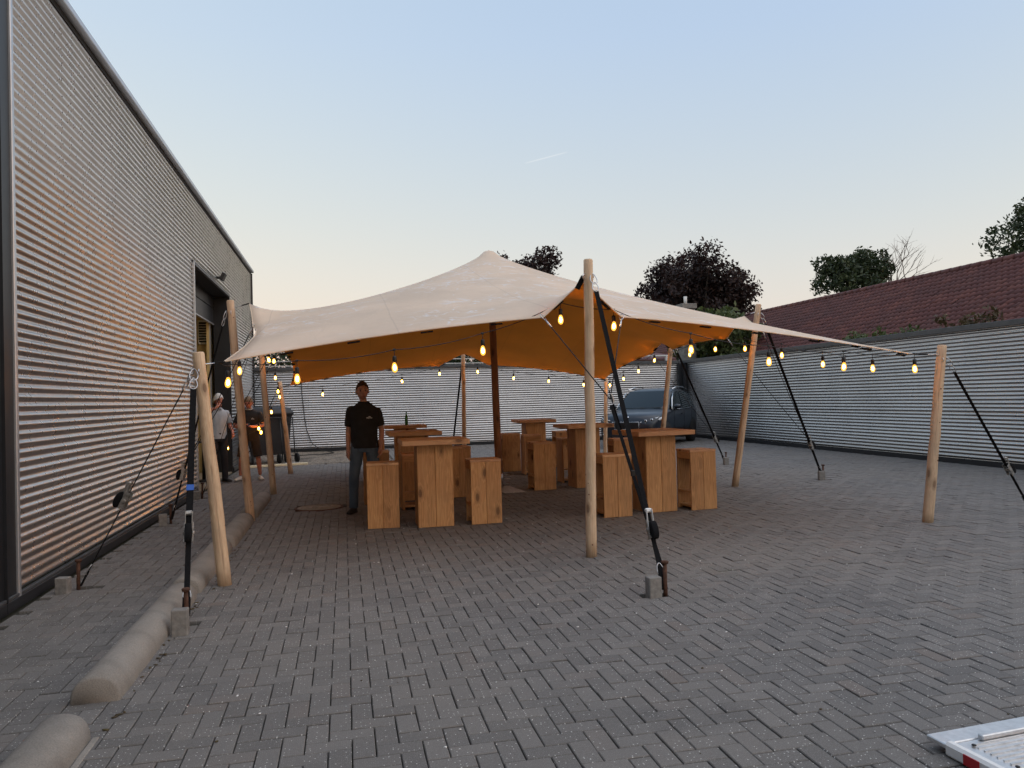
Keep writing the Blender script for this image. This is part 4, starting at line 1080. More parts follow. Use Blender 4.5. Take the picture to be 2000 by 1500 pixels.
# ---- loading ramp at the lower right
rp = thing('loading_ramp', 'aluminium loading ramp with red and white tape in the lower right corner', 'ramp', (2.43,2.87,0), R(4))
m = MB(); m.box((1.6,-.02,.045), (3.2,.10,.022), 0, .004); m.box((1.6,-1.0,.040), (3.2,1.86,.02), 0, .002); m.build('deck', MAT['ramp_alu'], rp)
for k in range(26):
    m = MB() if k == 0 else m
    m.box((1.6,-.11-k*.03,.053), (3.0,.008,.006))
m.build('deck_ribs', MAT['ramp_alu'], rp, None, 'stuff')
m = MB(); m.box((1.62,-.085,.064), (2.9,.028,.024), 0, .004); m.build('edge_bar', MAT['ramp_alu'], rp)
m = MB(); m.box((.022,-.96,.034), (.045,1.8,.062), 0, .012); m.build('side_rail', MAT['reflect_white'], rp)
for k in range(11):
    m = MB(); m.box((-.003,-.20-k*.16,.034), (.004,.075,.042)); m.build('tape_band', MAT['reflect_red'], rp)
for k in range(3):
    m = MB(); m.lathe([(.009,0),(.009,.004),(.001,.006)], (.10+.0*k,-.12-k*.2,.055), 8); m.build('rivet', MAT['black_plastic'], rp)

# ================================================================== people
def skin_mesh(nodes, edges, sub=2):
    me = bpy.data.meshes.new('tmp'); me.from_pydata([n[:3] for n in nodes], edges, []); o = bpy.data.objects.new('tmp', me); COL.objects.link(o)
    o.modifiers.new('s', 'SKIN'); sv = me.skin_vertices[0].data
    for i, n in enumerate(nodes):
        sv[i].radius = (n[3], n[4] if len(n) > 4 else n[3]); sv[i].use_root = (i == 0)
    ss = o.modifiers.new('u', 'SUBSURF'); ss.levels = sub; ss.render_levels = sub
    dg = bpy.context.evaluated_depsgraph_get(); ev = o.evaluated_get(dg); m2 = ev.to_mesh()
    V = [tuple(v.co) for v in m2.vertices]; F = [tuple(p.vertices) for p in m2.polygons]; ev.to_mesh_clear()
    bpy.data.objects.remove(o); bpy.data.meshes.remove(me); return V, F
def head_into(m, c, tilt, turn, s=1.0):
    """head with brow, nose, lips, chin and ears; face looks along -Y before turn/tilt; returns the rotation"""
    rot = Matrix.Rotation(turn, 3, 'Z') @ Matrix.Rotation(tilt, 3, 'X'); nu, nv = 28, 20; V = []; F = []; c = Vector(c)
    def sh(th, ph):
        x = math.sin(ph)*math.sin(th); y = -math.sin(ph)*math.cos(th); z = math.cos(ph)
        fr = max(0, -y); p = Vector((x*.076, y*.094, z*.118))
        if z < 0: p.x *= 1-.30*(-z)**1.3; p.y *= 1-.10*(-z)
        p.y -= .014*math.exp(-((z+.86)/.22)**2)*fr**2                       # chin
        g = math.exp(-(x/.17)**2)
        p.y -= .026*g*fr*math.exp(-((z+.22)/.16)**2) + .010*g*fr*math.exp(-((z-.02)/.2)**2)   # nose
        p.y += .010*fr*(math.exp(-((abs(x)-.36)/.16)**2))*math.exp(-((z-.08)/.12)**2)         # eye sockets
        p.y -= .006*fr*math.exp(-((z-.26)/.1)**2)                           # brow
        p.y -= .007*fr*math.exp(-(x/.3)**2)*math.exp(-((z+.52)/.12)**2)     # lips
        return p*s
    for j in range(nv+1):
        for i in range(nu): V.append(c + rot @ sh(2*PI*i/nu, max(.02, min(PI-.02, PI*j/nv))))
    for j in range(nv):
        for i in range(nu): F.append((j*nu+i, (j+1)*nu+i, (j+1)*nu+(i+1) % nu, j*nu+(i+1) % nu))
    m.add(V, F, 0, True)
    for sg in (-1, 1):
        m.lathe([(.001,-.010),(.022,-.008),(.026,0),(.018,.007),(.001,.004)], c + rot @ (Vector((sg*.078,.004,-.004))*s), 10, 0, True, rot @ Matrix.Rotation(sg*R(78),3,'Y') @ Matrix.Diagonal((1.3,.8,1)))
        m.lathe([(.001,-.006),(.011,-.003),(.012,.002),(.001,.006)], c + rot @ (Vector((sg*.030,-.083,.010))*s), 8, 1, True, rot @ Matrix.Rotation(R(90),3,'X'))
        m.box(c + rot @ (Vector((sg*.031,-.090,.030))*s), (.034,.010,.007), 1, .002, rot)
    m.box(c + rot @ (Vector((0,-.096,-.060))*s), (.040,.012,.012), 2, .004, rot)
    return rot
def hair_cap(t, c, rot, mat, s=1.0, low=.35, thick=1.07, back=.75):
    m = MB(); nu, nv = 26, 14; V = []; F = []; c = Vector(c)
    for j in range(nv+1):
        for i in range(nu):
            th = 2*PI*i/nu; fr = math.cos(th); pmax = PI*(low + (back-low)*(.5-.5*fr)); ph = max(.02, pmax*j/nv)
            k = thick*(1+.035*noise.noise(Vector((math.sin(th)*3, ph*5, math.cos(th)*3)))); p = Vector((math.sin(ph)*math.sin(th)*.078, -math.sin(ph)*math.cos(th)*.096, math.cos(ph)*.120))*k*s
            V.append(c + rot @ p)
    for j in range(nv):
        for i in range(nu): F.append((j*nu+i, (j+1)*nu+i, (j+1)*nu+(i+1) % nu, j*nu+(i+1) % nu))
    m.add(V, F, 0, True); return m.build('hair', MAT[mat], t)
def hand_nodes(nodes, edges, wi, w, d, side, curl, palm_n):
    """palm and five fingers from wrist node wi at w, pointing along d; palm faces palm_n"""
    d = Vector(d).normalized(); pn = Vector(palm_n); pn = (pn - d*pn.dot(d)).normalized(); x = d.cross(pn)*side
    pc = Vector(w)+d*.05; nodes.append((*pc, .030, .020)); pi = len(nodes)-1; edges.append((wi, pi))
    kn = Vector(w)+d*.088; nodes.append((*kn, .034, .017)); ki = len(nodes)-1; edges.append((pi, ki))
    for f, (o, L) in enumerate(((-.030,.062),(-.010,.074),(.011,.070),(.030,.054))):
        b = kn+x*o; prev = ki; cur = b; dd = d.copy()
        for sgm in range(3):
            dd = (dd*math.cos(curl*.5) + pn*math.sin(curl*.5)).normalized(); cur = cur+dd*L*(.45,.32,.26)[sgm]
            nodes.append((*cur, .0088-.001*sgm)); edges.append((prev, len(nodes)-1)); prev = len(nodes)-1
    prev = pi; cur = Vector(w)+d*.03-x*.022; dd = (d*.75 - x*.6 + pn*.25).normalized()
    for sgm in range(3):
        cur = cur+dd*(.03,.026,.022)[sgm]; dd = (dd + d*.2 + pn*.15).normalized(); nodes.append((*cur, .0105-.001*sgm)); edges.append((prev, len(nodes)-1)); prev = len(nodes)-1
def ell(c, rx, ry, n=18, ax=None, wr=0, seed=0):
    out = []
    for k in range(n):
        a = 2*PI*k/n; f = 1+wr*noise.noise(Vector((math.cos(a)*2+seed, math.sin(a)*2, c[2]*9)))
        p = Vector((rx*math.cos(a)*f, ry*math.sin(a)*f, 0)); out.append(Vector(c)+(ax @ p if ax is not None else p))
    return out
def sleeve(m, pts, rad, mat, n=14, wr=.06):
    P = [Vector(p) for p in pts]; fine = []; rr = []
    for i in range(len(P)-1):
        for k in range(5): fine.append(P[i].lerp(P[i+1], k/5)); rr.append(rad[i]+(rad[i+1]-rad[i])*k/5)
    fine.append(P[-1]); rr.append(rad[-1]); rr = [r*(1+wr*noise.noise(Vector((i*.9, pts[0][0]*9, 2)))) for i, r in enumerate(rr)]
    m.tube(fine, rr, n, mat, cap=False)
def person(label, loc, rz, s, J, head, hair, shirt, pants, shoes, skin='skin', shorts=False, extra=None):
    t = thing('person', label, 'person', loc, rz)
    def S(p): return Vector(p)*s
    nodes = []; edges = []
    def nd(p, r, r2=None): nodes.append((*S(p), r*s, (r2 or r)*s)); return len(nodes)-1
    pel = nd((0,.01,.97), .11, .09); wa = nd((0,.01,1.10), .105, .085); ch = nd((0,0,1.30), .125, .09); nb = nd((0,.01,1.47), .06); nk = nd(Vector(J['neck']), .050); hd_ = nd(Vector(J['head'])-Vector((0,-.01,.06)), .052)
    for a, b in ((pel,wa),(wa,ch),(ch,nb),(nb,nk),(nk,hd_)): edges.append((a,b))
    for side, k in ((-1,'R'),(1,'L')):
        sh_, el, wr = J['sh'+k], J['el'+k], J['wr'+k]
        a = nd(sh_, .052); b = nd(Vector(sh_).lerp(Vector(el),.5), .047); c = nd(el, .039); c2 = nd(Vector(el).lerp(Vector(wr),.35), .040); d = nd(wr, .026)
        edges += [(ch,a),(a,b),(b,c),(c,c2),(c2,d)]
        hand_nodes(nodes, edges, d, S(wr), J['hd'+k], side, J.get('curl',.5), J['pn'+k])
        hp, kn, an = J['hip'+k], J['kn'+k], J['an'+k]
        a = nd(hp, .082); b = nd(kn, .054); b2 = nd(Vector(kn).lerp(Vector(an),.35), .054); c = nd(an, .036); edges += [(pel,a),(a,b),(b,b2),(b2,c)]
    V, F = skin_mesh(nodes, edges); m = MB(); m.add(V, F, 0, True); rot = head_into(m, S(J['head']), head[0], head[1], s*1.09)
    m.build('body', [MAT[skin], MAT['eye_dark'], MAT['lip']], t); hair_cap(t, S(J['head']), rot, hair[0], s*1.09, *hair[1:])
    # shirt
    m = MB(); rings = []
    for z, rx, ry in ((.875,.178,.128),(.93,.174,.126),(1.02,.166,.122),(1.12,.168,.122),(1.22,.184,.126),(1.32,.192,.126),(1.375,.188,.116),(1.415,.168,.102),(1.45,.128,.086),(1.485,.084,.074),(1.50,.072,.069)):
        rings.append([p for p in ell((0,.005*s,z*s), rx*s*J.get('wide',1), ry*s*J.get('deep',1), 24, None, .05, loc[0])])
    m.loft(rings, 0, True, True, False)
    for k in 'RL':
        a, e = Vector(J['sh'+k]), Vector(J['el'+k]); q = Vector((a.x*.45, a.y, a.z+.005))
        sleeve(m, [S(q), S(a+Vector((0,0,.0))), S(a.lerp(e,.40)), S(a.lerp(e,.74))], [.058*s,.062*s,.064*s,.062*s], 0)
    m.build('shirt', MAT[shirt], t)
    # trousers or shorts
    m = MB(); rings = [ell((0,.005*s,z*s), rx*s*J.get('wide',1), ry*s, 24, None, .03) for z, rx, ry in ((.98,.160,.115),(.93,.164,.118),(.87,.168,.120),(.82,.150,.110))]
    m.loft(rings, 0, True, True, False)
    for k in 'RL':
        h, kn, an = Vector(J['hip'+k]), Vector(J['kn'+k]), Vector(J['an'+k])
        if shorts: sleeve(m, [S(h+Vector((0,0,.03))), S(h.lerp(kn,.5)), S(kn+Vector((0,0,.0)))], [.098*s,.098*s,.094*s], 0)
        else: sleeve(m, [S(h+Vector((0,0,.03))), S(h.lerp(kn,.5)), S(kn), S(kn.lerp(an,.5)), S(an-Vector((0,0,.02)))], [.095*s,.084*s,.068*s,.064*s,.060*s], 0)
    m.build('shorts' if shorts else 'trousers', MAT[pants], t)
    for k in 'RL':
        an = S(J['an'+k]); m = MB(); rings = []; dr = Matrix.Rotation(J.get('foot'+k, 0), 3, 'Z'); z0 = an.z-.085*s
        for y, wx, hz in ((.07,.028,.055),(.05,.038,.075),(0,.041,.085),(-.06,.042,.072),(-.12,.047,.055),(-.165,.042,.042),(-.185,.026,.026)):
            ring = []
            for q in range(12):
                a = 2*PI*q/12; zz = math.sin(a); ring.append(Vector((an.x,an.y,z0)) + dr @ Vector((math.cos(a)*wx*s, y*s, (zz*hz if zz > 0 else zz*.004)*s+.005)))
            rings.append(ring)
        m.loft(rings, 0, True); m.build('shoe', MAT[shoes], t)
    if extra: extra(t, s, S)
    return t
def chest_print(t, s, S):
    m = MB(); q = random.Random(5); x = .045
    for k in range(9): m.box(S((.05+k*.0085, -.1275+.0006*k, 1.285+q.uniform(-.002,.003))), (.006,.004,.014+q.uniform(0,.006)), 0)
    m.box(S((.088,-.127,1.303)), (.03,.004,.008), 0); m.build('chest_print', MAT['print_grey'], t)
    m = MB(); m.ring(S((0,.0,1.500)), .073*s, .008*s, Matrix.Diagonal((1,.93,1)), 20, 6); m.build('collar', MAT['tee_black'], t)
J1 = dict(neck=(-.005,0,1.53), head=(-.012,-.018,1.652), shR=(-.178,.0,1.392), shL=(.178,.02,1.372), elR=(-.218,.035,1.10), elL=(.235,.03,1.10), wrR=(-.215,-.06,.86), wrL=(.225,-.07,.88),
    hdR=(-.03,-.12,-1), hdL=(-.10,-.30,-1), pnR=(1,0,0), pnL=(-1,0,0), hipR=(-.09,0,.90), hipL=(.09,0,.90), knR=(-.145,-.06,.50), knL=(.13,.02,.50), anR=(-.165,-.02,.09), anL=(.16,.14,.09), footR=-.25, footL=.3, curl=.55, wide=1.08, deep=1.05)
person('young man in black t-shirt and blue jeans standing beside the tables', (.27,11.08,.004), R(-7), 1.035, J1, (R(4),R(12)), ('hair_brown',.30,1.06,.70), 'tee_black', 'jeans', 'shoe_black', extra=chest_print)
def phone_extra(t, s, S):
    chest_print(t, s, S)
    m = MB(); m.box(S((.02,-.335,1.175)), (.075,.15,.01), 0, .002, Matrix.Rotation(R(25),3,'X')); m.build('phone', MAT['black_plastic'], t)
    m = MB(); m.ring(S((0,-.01,1.500)), .074*s, .013*s, Matrix.Rotation(R(12),3,'X'), 20, 6); m.build('collar_band', MAT['print_grey'], t)
J2 = dict(neck=(0,-.015,1.53), head=(0,-.065,1.628), shR=(-.20,.01,1.38), shL=(.20,.01,1.38), elR=(-.30,-.03,1.14), elL=(.30,-.03,1.14), wrR=(-.09,-.27,1.13), wrL=(.12,-.27,1.13),
    hdR=(.8,-.5,.12), hdL=(-.8,-.5,.12), pnR=(0,-.1,1), pnL=(0,-.1,1), hipR=(-.10,0,.90), hipL=(.10,0,.90), knR=(-.17,-.02,.49), knL=(.17,-.02,.49), anR=(-.20,.0,.09), anL=(.20,.0,.09), footR=-.45, footL=.45, curl=.8, wide=1.14, deep=1.12)
person('man in black t-shirt, dark shorts and pale trainers looking down at a phone', (-1.93,16.75,.004), R(-4), .985, J2, (R(24),0), ('hair_fair',.34,1.07,.68), 'tee_black', 'shorts_dark', 'shoe_white', 'skin_ruddy', True, phone_extra)
def old_extra(t, s, S):
    m = MB()
    rings = [ell((0,.005*s,z*s), .168*s, .122*s, 24) for z in (.955,.99)]; m.loft(rings, 0, True, True, False); m.build('belt', MAT['belt'], t)
    m = MB()
    for sg in (-1,1): m.box(S((sg*.035,-.085,1.475)), (.06,.012,.05), 0, .003, Matrix.Rotation(sg*R(28),3,'Y') @ Matrix.Rotation(R(-25),3,'X'))
    m.build('collar', MAT['shirt'], t)
J3 = dict(neck=(0,-.005,1.53), head=(.005,-.03,1.642), shR=(-.178,.01,1.383), shL=(.178,.01,1.383), elR=(-.33,-.13,1.36), elL=(.255,.03,1.12), wrR=(-.10,-.20,1.50), wrL=(.245,-.13,.99),
    hdR=(.85,.15,.5), hdL=(-.1,-.6,-.8), pnR=(.1,1,.1), pnL=(-1,.2,0), hipR=(-.09,0,.90), hipL=(.09,0,.90), knR=(-.10,-.02,.50), knL=(.11,-.02,.50), anR=(-.11,.02,.09), anL=(.13,.02,.09), footR=-.2, footL=.3, curl=.9)
person('white-haired man in a pale blue shirt and dark trousers with a hand at his mouth', (-2.50,16.45,.014), R(28), 1.01, J3, (R(10),R(12)), ('hair_white',.33,1.10,.80), 'shirt', 'trousers', 'shoe_black', 'skin_ruddy', False, old_extra)

# ================================================================== parked car
car = thing('parked_car', 'dark blue grey sport utility car parked in the back right corner', 'car', (7.91,20.88,0), R(-40))
def car_ring(y, w_, zb, zm, zs, zt, wt):
    h = [(0,zb),(w_*.80,zb),(w_*.97,zb+.10),(w_,zm),(w_*.995,(zm+zs)/2),(w_*.97,zs),(wt,zs+(zt-zs)*.72),(wt*.72,zt-.008),(wt*.35,zt),(0,zt)]
    return [Vector((x,y,z)) for x, z in h] + [Vector((-x,y,z)) for x, z in h[-2:0:-1]]
body = MB(); st = [(.02,.62,.34,.52,.66,.72,.50),(.07,.76,.26,.55,.76,.86,.58),(.18,.86,.22,.58,.84,.955,.62),(.38,.915,.21,.60,.90,1.01,.68),(.70,.935,.21,.62,.945,1.055,.73),(1.10,.945,.21,.63,.985,1.095,.77),(1.45,.945,.21,.63,1.01,1.125,.80),(1.75,.945,.21,.63,1.02,1.09,.83),
    (2.6,.945,.21,.63,1.035,1.08,.84),(3.4,.945,.21,.63,1.05,1.09,.84),(4.1,.935,.22,.64,1.06,1.10,.82),(4.45,.905,.26,.65,1.06,1.10,.78),(4.66,.84,.34,.66,1.0,1.06,.72),(4.72,.74,.42,.66,.92,.98,.62)]
body.loft([car_ring(*s_) for s_ in st], 0, True); body.build('body', MAT['paint'], car)
# greenhouse: pillars and roof in paint, panes proud by a few millimetres
def gh(y0, y1, z0, z1, w0, w1): return [Vector((-w0,y0,z0)),Vector((w0,y0,z0)),Vector((w1,y1,z1)),Vector((-w1,y1,z1))]
roof = MB(); rows = [(1.52,1.10,.80),(1.95,1.42,.735),(2.22,1.60,.685),(2.42,1.685,.665),(2.9,1.735,.665),(3.5,1.725,.66),(4.0,1.665,.645),(4.28,1.56,.655),(4.52,1.30,.71),(4.62,1.08,.75)]
rg = []
for y, z, w_ in rows:
    if z > 1.6: rg.append([Vector((-w_-.10,y,1.35)),Vector((-w_-.03,y,z-.07)),Vector((-w_+.05,y,z-.015)),Vector((-w_*.5,y,z+.01)),Vector((w_*.5,y,z+.01)),Vector((w_-.05,y,z-.015)),Vector((w_+.03,y,z-.07)),Vector((w_+.10,y,1.35))])
    else: rg.append([Vector((-w_-.05,y,min(1.05,z-.02))),Vector((-w_-.01,y,z-.02)),Vector((-w_+.04,y,z)),Vector((-w_*.5,y,z+.006)),Vector((w_*.5,y,z+.006)),Vector((w_-.04,y,z)),Vector((w_+.01,y,z-.02)),Vector((w_+.05,y,min(1.05,z-.02)))])
roof.loft(rg, 0, True, False, False); roof.build('roof', MAT['paint'], car)
ws = MB(); ws.loft([[Vector((x*w_,y-.012-.05*(1-abs(x)**2),z+.012)) for x in (-1,-.75,-.4,0,.4,.75,1)] for y, z, w_ in ((1.40,1.10,.77),(1.80,1.37,.70),(2.24,1.635,.625))], 0, True, False, False); ws.build('windscreen', MAT['glass'], car)
rw_ = MB(); rw_.loft([[Vector((x*w_,y+.015,z)) for x in (-1,-.5,0,.5,1)] for y, z, w_ in ((4.60,1.12,.68),(4.50,1.36,.63),(4.33,1.55,.59))], 0, True, False, False); rw_.build('rear_window', MAT['glass'], car)
for sg in (-1,1):
    for ya, yb in ((1.72,2.72),(2.80,3.62),(3.70,4.30)):
        def top(y): return np.interp(y, [1.5,2.05,2.35,2.9,3.5,4.05,4.4], [1.10,1.45,1.60,1.645,1.635,1.56,1.35])
        m = MB(); ys = np.linspace(ya, yb, 6); lo = []; hi = []
        for y in ys: hi.append(Vector((sg*(.775-.02), y, float(top(y))))); lo.append(Vector((sg*.895, y, 1.065)))
        m.loft([lo, [a.lerp(b,.5)+Vector((sg*.012,0,0)) for a, b in zip(lo,hi)], hi], 0, True, False, False); m.build('side_window', MAT['glass'], car)
    m = MB(); m.tube([(sg*.70,2.3,1.70),(sg*.69,2.9,1.77),(sg*.68,3.6,1.765),(sg*.67,4.1,1.70)], .018, 6); m.build('roof_rail', MAT['chrome'], car)
    m = MB(); m.tube([(sg*.90,1.62,1.075),(sg*.905,3.0,1.085),(sg*.88,4.4,1.10)], .010, 6); m.tube([(sg*.885,1.62,1.085),(sg*.80,1.95,1.42),(sg*.755,2.25,1.60)], .018, 6); m.build('window_trim', MAT['chrome'], car)
    mi = MB(); mi.lathe([(.001,-.10),(.055,-.09),(.085,-.02),(.088,.03),(.07,.05),(.001,.055)], (sg*1.03,1.72,1.17), 12, 0, True, Matrix.Rotation(R(-90),3,'X') @ Matrix.Diagonal((1.35,.85,1))); mi.box((sg*.95,1.74,1.09), (.12,.06,.04), 0, .01); mi.build('wing_mirror', MAT['paint'], car)
    hl = MB(); pts = [(.40,.052),(.58,.085),(.72,.135),(.83,.22),(.895,.37),(.905,.50)]
    lo = [Vector((sg*x, y-.02, z)) for (x,y), z in zip(pts, (.735,.735,.745,.765,.80,.84))]; hi = [Vector((sg*x*.985, y+.03, z)) for (x,y), z in zip(pts, (.80,.835,.865,.885,.905,.915))]
    hl.loft([[p+Vector((0,.05,0)) for p in lo], lo, [a.lerp(b,.5)+Vector((sg*.012,-.022,0)) for a,b in zip(lo,hi)], hi, [p+Vector((0,.05,0)) for p in hi]], 0, True, False, False); hh = hl.build('headlight', MAT['headlamp'], car)
    for q in ((.56,.075,.785),(.72,.145,.815)):
        m = MB(); m.lathe([(.050,-.01),(.050,.02),(.042,.024),(.03,.01)], (sg*q[0],q[1]-.02,q[2]), 14, 0, True, Matrix.Rotation(R(90),3,'X') @ Matrix.Rotation(sg*R(-25),3,'Y')); m.lathe([(.036,.0),(.028,.02),(.001,.025)], (sg*q[0],q[1]-.028,q[2]), 12, 1, True, Matrix.Rotation(R(90),3,'X')); m.build('lamp_ring', [MAT['chrome'], MAT['eye_dark']], hh)
    kg = MB(); kg.box((sg*.20,.035,.66), (.33,.06,.22), 1, .03); kg.build('grille', [MAT['chrome'], MAT['black_plastic']], car)
    m = MB()
    for k in range(9): m.box((sg*.20+(-.14+k*.035),.0,.66), (.008,.02,.18), 0)
    m.build('grille_bars', MAT['black_plastic'], car)
    m = MB(); a, b, c_, d_ = [(sg*(.20+dx),.004,.66+dz) for dx, dz in ((-.165,-.10),(.165,-.10),(.17,.11),(-.16,.11))]; m.tube([a,b,c_,d_,a], .006, 6); m.build('grille_frame', MAT['chrome'], car)
    m = MB(); m.box((sg*.66,.06,.40), (.26,.08,.16), 0, .02); m.build('air_intake', MAT['black_plastic'], car)
    m = MB(); m.lathe([(.03,0),(.03,.02),(.001,.024)], (sg*.70,.03,.42), 12, 0, True, Matrix.Rotation(R(90),3,'X')); m.build('fog_lamp', MAT['headlamp'], car)
    tl = MB(); tl.box((sg*.72,4.64,.96), (.22,.10,.12), 0, .02); tl.build('tail_light', MAT['red_lens'], car)
    for yw in (.90, 3.78):
        wh = MB(); axw = Matrix.Rotation(sg*R(90),3,'Y'); wc = (sg*.86,yw,.365)
        wh.lathe([(.25,-.11),(.345,-.105),(.365,-.07),(.365,.07),(.345,.10),(.25,.105)], wc, 28, 0, True, axw); tw = wh.build('wheel', MAT['tyre'], car)
        m = MB(); m.lathe([(.25,.06),(.255,.10),(.24,.10),(.23,.07)], wc, 28, 0, True, axw)
        for k in range(10):
            a = 2*PI*k/10; m.box(Vector(wc)+Vector((sg*.085, math.cos(a)*.125, math.sin(a)*.125)), (.02,.23,.035), 0, .004, Matrix.Rotation(a,3,'X'))
        m.lathe([(.06,.07),(.055,.10),(.001,.105)], wc, 12, 0, True, axw); m.build('rim', MAT['rim'], tw)
        m = MB(); arc = [Vector((sg*.945, yw+math.cos(a)*.42, .365+math.sin(a)*.42)) for a in np.linspace(-.15,PI+.15,16)]; inn = [Vector((sg*.95, yw+math.cos(a)*.36, .365+math.sin(a)*.36)) for a in np.linspace(-.15,PI+.15,16)]
        m.loft([arc, inn], 0, False, False, False); m.build('wheel_arch', MAT['black_plastic'], car)
    m = MB(); m.tube([(sg*.955,2.35,.93),(sg*.965,2.5,.935),(sg*.955,2.62,.93)], .014, 6); m.build('door_handle', MAT['paint'], car)
    m = MB()
    for yl in (1.66, 2.76, 3.66): m.box((sg*.945,yl,.66), (.006,.008,.72), 0)
    m.build('door_gap', MAT['black_plastic'], car)
m = MB(); m.lathe([(.042,0),(.042,.008),(.036,.010)], (0,.10,.905), 18, 0, True, Matrix.Rotation(R(35),3,'X')); m.lathe([(.034,.007),(.001,.012)], (0,.10,.905), 16, 1, True, Matrix.Rotation(R(35),3,'X'))
for k in range(2): m.box(Vector((0,.10,.905))+Matrix.Rotation(R(35),3,'X') @ Vector(((-.010,.010)[k],(.010,-.010)[k],.013)), (.02,.02,.002), 2, 0, Matrix.Rotation(R(35),3,'X'))
m.build('badge', [MAT['chrome'], MAT['badge_blue'], MAT['badge_white']], car)
m = MB(); m.box((0,.03,.36), (.9,.06,.14), 0, .02); m.build('lower_grille', MAT['black_plastic'], car)
m = MB(); m.box((0,.005,.48), (.52,.012,.11), 0, .003); m.build('number_plate', MAT['reflect_white'], car)
m = MB(); m.tube([(-.5,1.30,1.135),(.1,1.36,1.15)], .008, 5); m.tube([(.0,1.30,1.135),(.6,1.40,1.15)], .008, 5); m.build('wiper', MAT['black_plastic'], car)

# ================================================================== things by the doorway and along the back fence
wb = thing('waste_container', 'dark grey wheeled waste container behind the man with the phone', 'container', (-2.0,21.6,0), R(6))
m = MB(); rings = []
for z, a, b in ((.22,.46,.34),(.5,.52,.38),(1.2,.58,.44),(1.28,.62,.47)): rings.append([Vector((x*a,y*b,z)) for x, y in ((-1,-.9),(-.9,-1),(.9,-1),(1,-.9),(1,.9),(.9,1),(-.9,1),(-1,.9))])
m.loft(rings, 0, False); m.build('body', MAT['bin_grey'], wb)
m = MB(); rings = []
for z, a, b in ((1.28,.64,.50),(1.34,.64,.50),(1.46,.55,.40),(1.50,.35,.25)): rings.append([Vector((x*a,y*b,z)) for x, y in ((-1,-.9),(-.9,-1),(.9,-1),(1,-.9),(1,.9),(.9,1),(-.9,1),(-1,.9))])
m.loft(rings, 0, True); m.build('lid', MAT['bin_grey'], wb)
m = MB(); m.tube([(-.5,-.52,1.2),(.5,-.52,1.2)], .018, 8); m.build('grip_bar', MAT['black_plastic'], wb)
for x in (-.42,.42):
    for y in (-.3,.3):
        m = MB(); m.lathe([(.04,-.03),(.11,-.03),(.12,0),(.11,.03),(.04,.03)], (x,y,.12), 16, 0, True, Matrix.Rotation(R(90),3,'Y')); m.box((x,y,.2), (.05,.05,.08)); m.build('castor', MAT['tyre'], wb)
hc = thing('hand_truck', 'black two wheeled hand truck beside the waste container', 'hand truck', (-1.42,21.0,0), R(25))
m = MB()
for s in (-1,1): m.tube([(s*.17,.05,.06),(s*.17,.12,.6),(s*.17,.22,1.2)], .016, 8)
for z in (.3,.7,1.05): m.tube([(-.17,.07+z*.12,z),(.17,.07+z*.12,z)], .012, 8)
m.tube([(-.17,.22,1.2),(0,.27,1.24),(.17,.22,1.2)], .016, 8); m.build('frame', MAT['black_plastic'], hc)
for s in (-1,1):
    m = MB(); m.lathe([(.05,-.03),(.11,-.035),(.13,-.01),(.13,.01),(.11,.035),(.05,.03)], (s*.24,.12,.13), 18, 0, True, Matrix.Rotation(R(90),3,'Y')); m.build('wheel', MAT['tyre'], hc)
m = MB(); m.box((0,-.06,.02), (.40,.24,.012), 0, .003); m.build('toe_plate', MAT['worn_steel'], hc)
bt_ = thing('timber_batten', 'pale timber batten lying along the end of the paving near the doorway', 'batten', (-2.35,19.95,0), R(14))
m = MB(); m.box((0,0,.03), (2.9,.09,.055), 0, .005); m.build('board', MAT['pale_board'], bt_)
pt = thing('high_table', 'small black high table just inside the doorway', 'table', (-2.86,16.9,.012))
m = MB(); m.lathe([(.001,.80),(.27,.80),(.28,.81),(.27,.825),(.001,.825)], (0,0,0), 22); m.build('top', MAT['black_plastic'], pt)
m = MB(); m.tube([(0,0,.03),(0,0,.80)], .035, 10); m.build('leg', MAT['black_plastic'], pt)
m = MB(); m.lathe([(.001,0),(.22,0),(.22,.015),(.04,.04),(.001,.04)], (0,0,0), 20); m.build('foot', MAT['black_plastic'], pt)
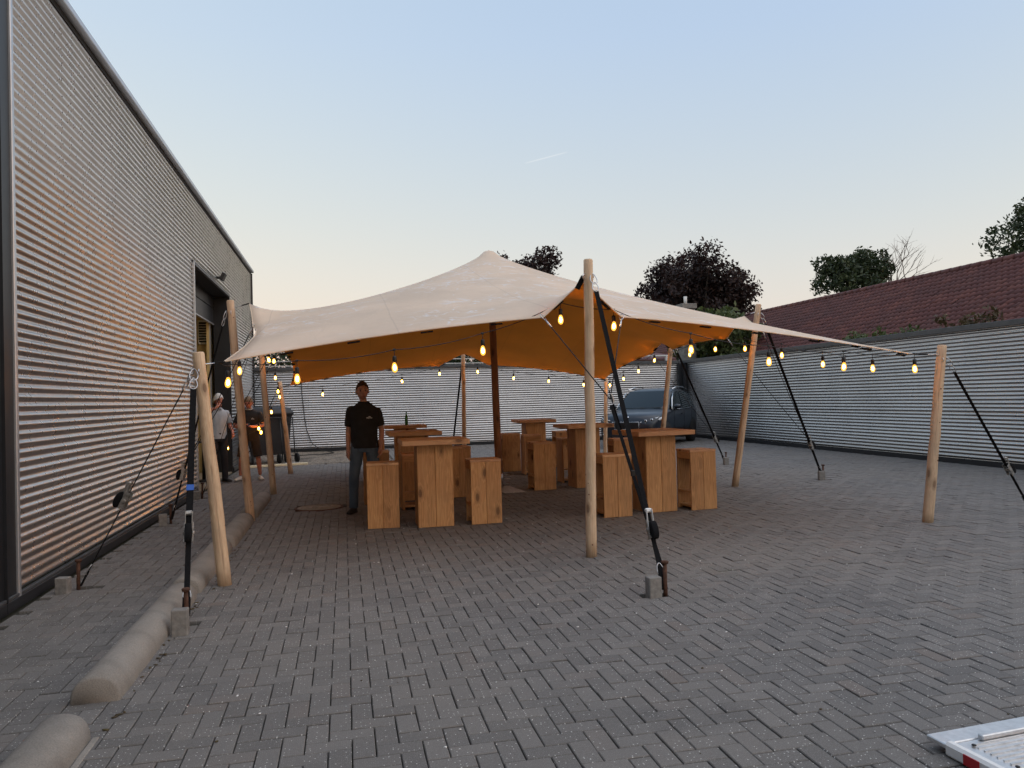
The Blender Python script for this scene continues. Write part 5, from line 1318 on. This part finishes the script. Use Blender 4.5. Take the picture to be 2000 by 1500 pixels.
lt = thing('table_lantern', 'small glowing orange lantern on the black high table', 'lantern', (-2.80,16.72,.838))
m = MB(); m.lathe([(.001,0),(.05,0),(.055,.01),(.05,.02)], (0,0,0), 14); m.build('base', MAT['rust'], lt)
m = MB(); m.lathe([(.04,.02),(.05,.05),(.042,.10),(.02,.135),(.001,.14)], (0,0,0), 14); m.build('glass', MAT['flame'], lt)
cb = thing('supply_cable', 'black cable hanging down the back fence and curling on the gravel', 'cable', (-.95,25.6,0))
pts = [(-1.35,25.72,2.62),(-1.33,25.72,1.9),(-1.27,25.70,1.2),(-1.20,25.68,.7),(-1.05,25.6,.28),(-.75,25.2,.06),(-.45,24.8,.03),(-.35,24.2,.03),(-.7,23.7,.03),(-1.2,23.6,.03),(-1.6,23.8,.03)]
m = MB(); m.tube(pts, .014, 6); m.build('run', MAT['cable'], cb, (-.95,25.6,0))
m = MB(); m.tube([(-.45,24.9,.04),(.0,24.95,.05),(.35,24.9,.06),(.55,24.7,.10),(.62,24.9,.30),(.55,25.3,.45)], .014, 6); m.build('loose_end', MAT['cable'], cb, (-.95,25.6,0))
# grit and blown leaves on the paving, too small to pick out one by one
m = MB(); q = random.Random(31)
for k in range(260):
    x, y = q.uniform(-2.4, 5.5), 2.6+8*q.random()**1.4; r = .003+.005*q.random()**2; a = q.uniform(0, PI)
    m.lathe([(.0005,0),(r,r*.25),(r*.8,r*.8),(.0005,r)], (x,y,.001), 5, 0 if q.random() < .7 else 1, True, Matrix.Rotation(a,3,'Z') @ Matrix.Diagonal((1.4,.8,1)))
for k in range(70):
    y = q.uniform(3.0, 13); x = -1.19+abs(q.gauss(0,.03)); r = .006+.008*q.random()
    m.lathe([(.0005,0),(r,r*.2),(r*.7,r*.5),(.0005,r*.6)], (x,y,.001), 5, 1, True, Matrix.Rotation(q.uniform(0,PI),3,'Z') @ Matrix.Diagonal((1.8,.8,1)))
gr = m.build('grit', [MAT['reflect_white'], MAT['leaf_brown']]); gr['kind'] = 'stuff'; gr['label'] = 'scattered pale grit and brown leaf bits on the paving'; gr['category'] = 'grit'
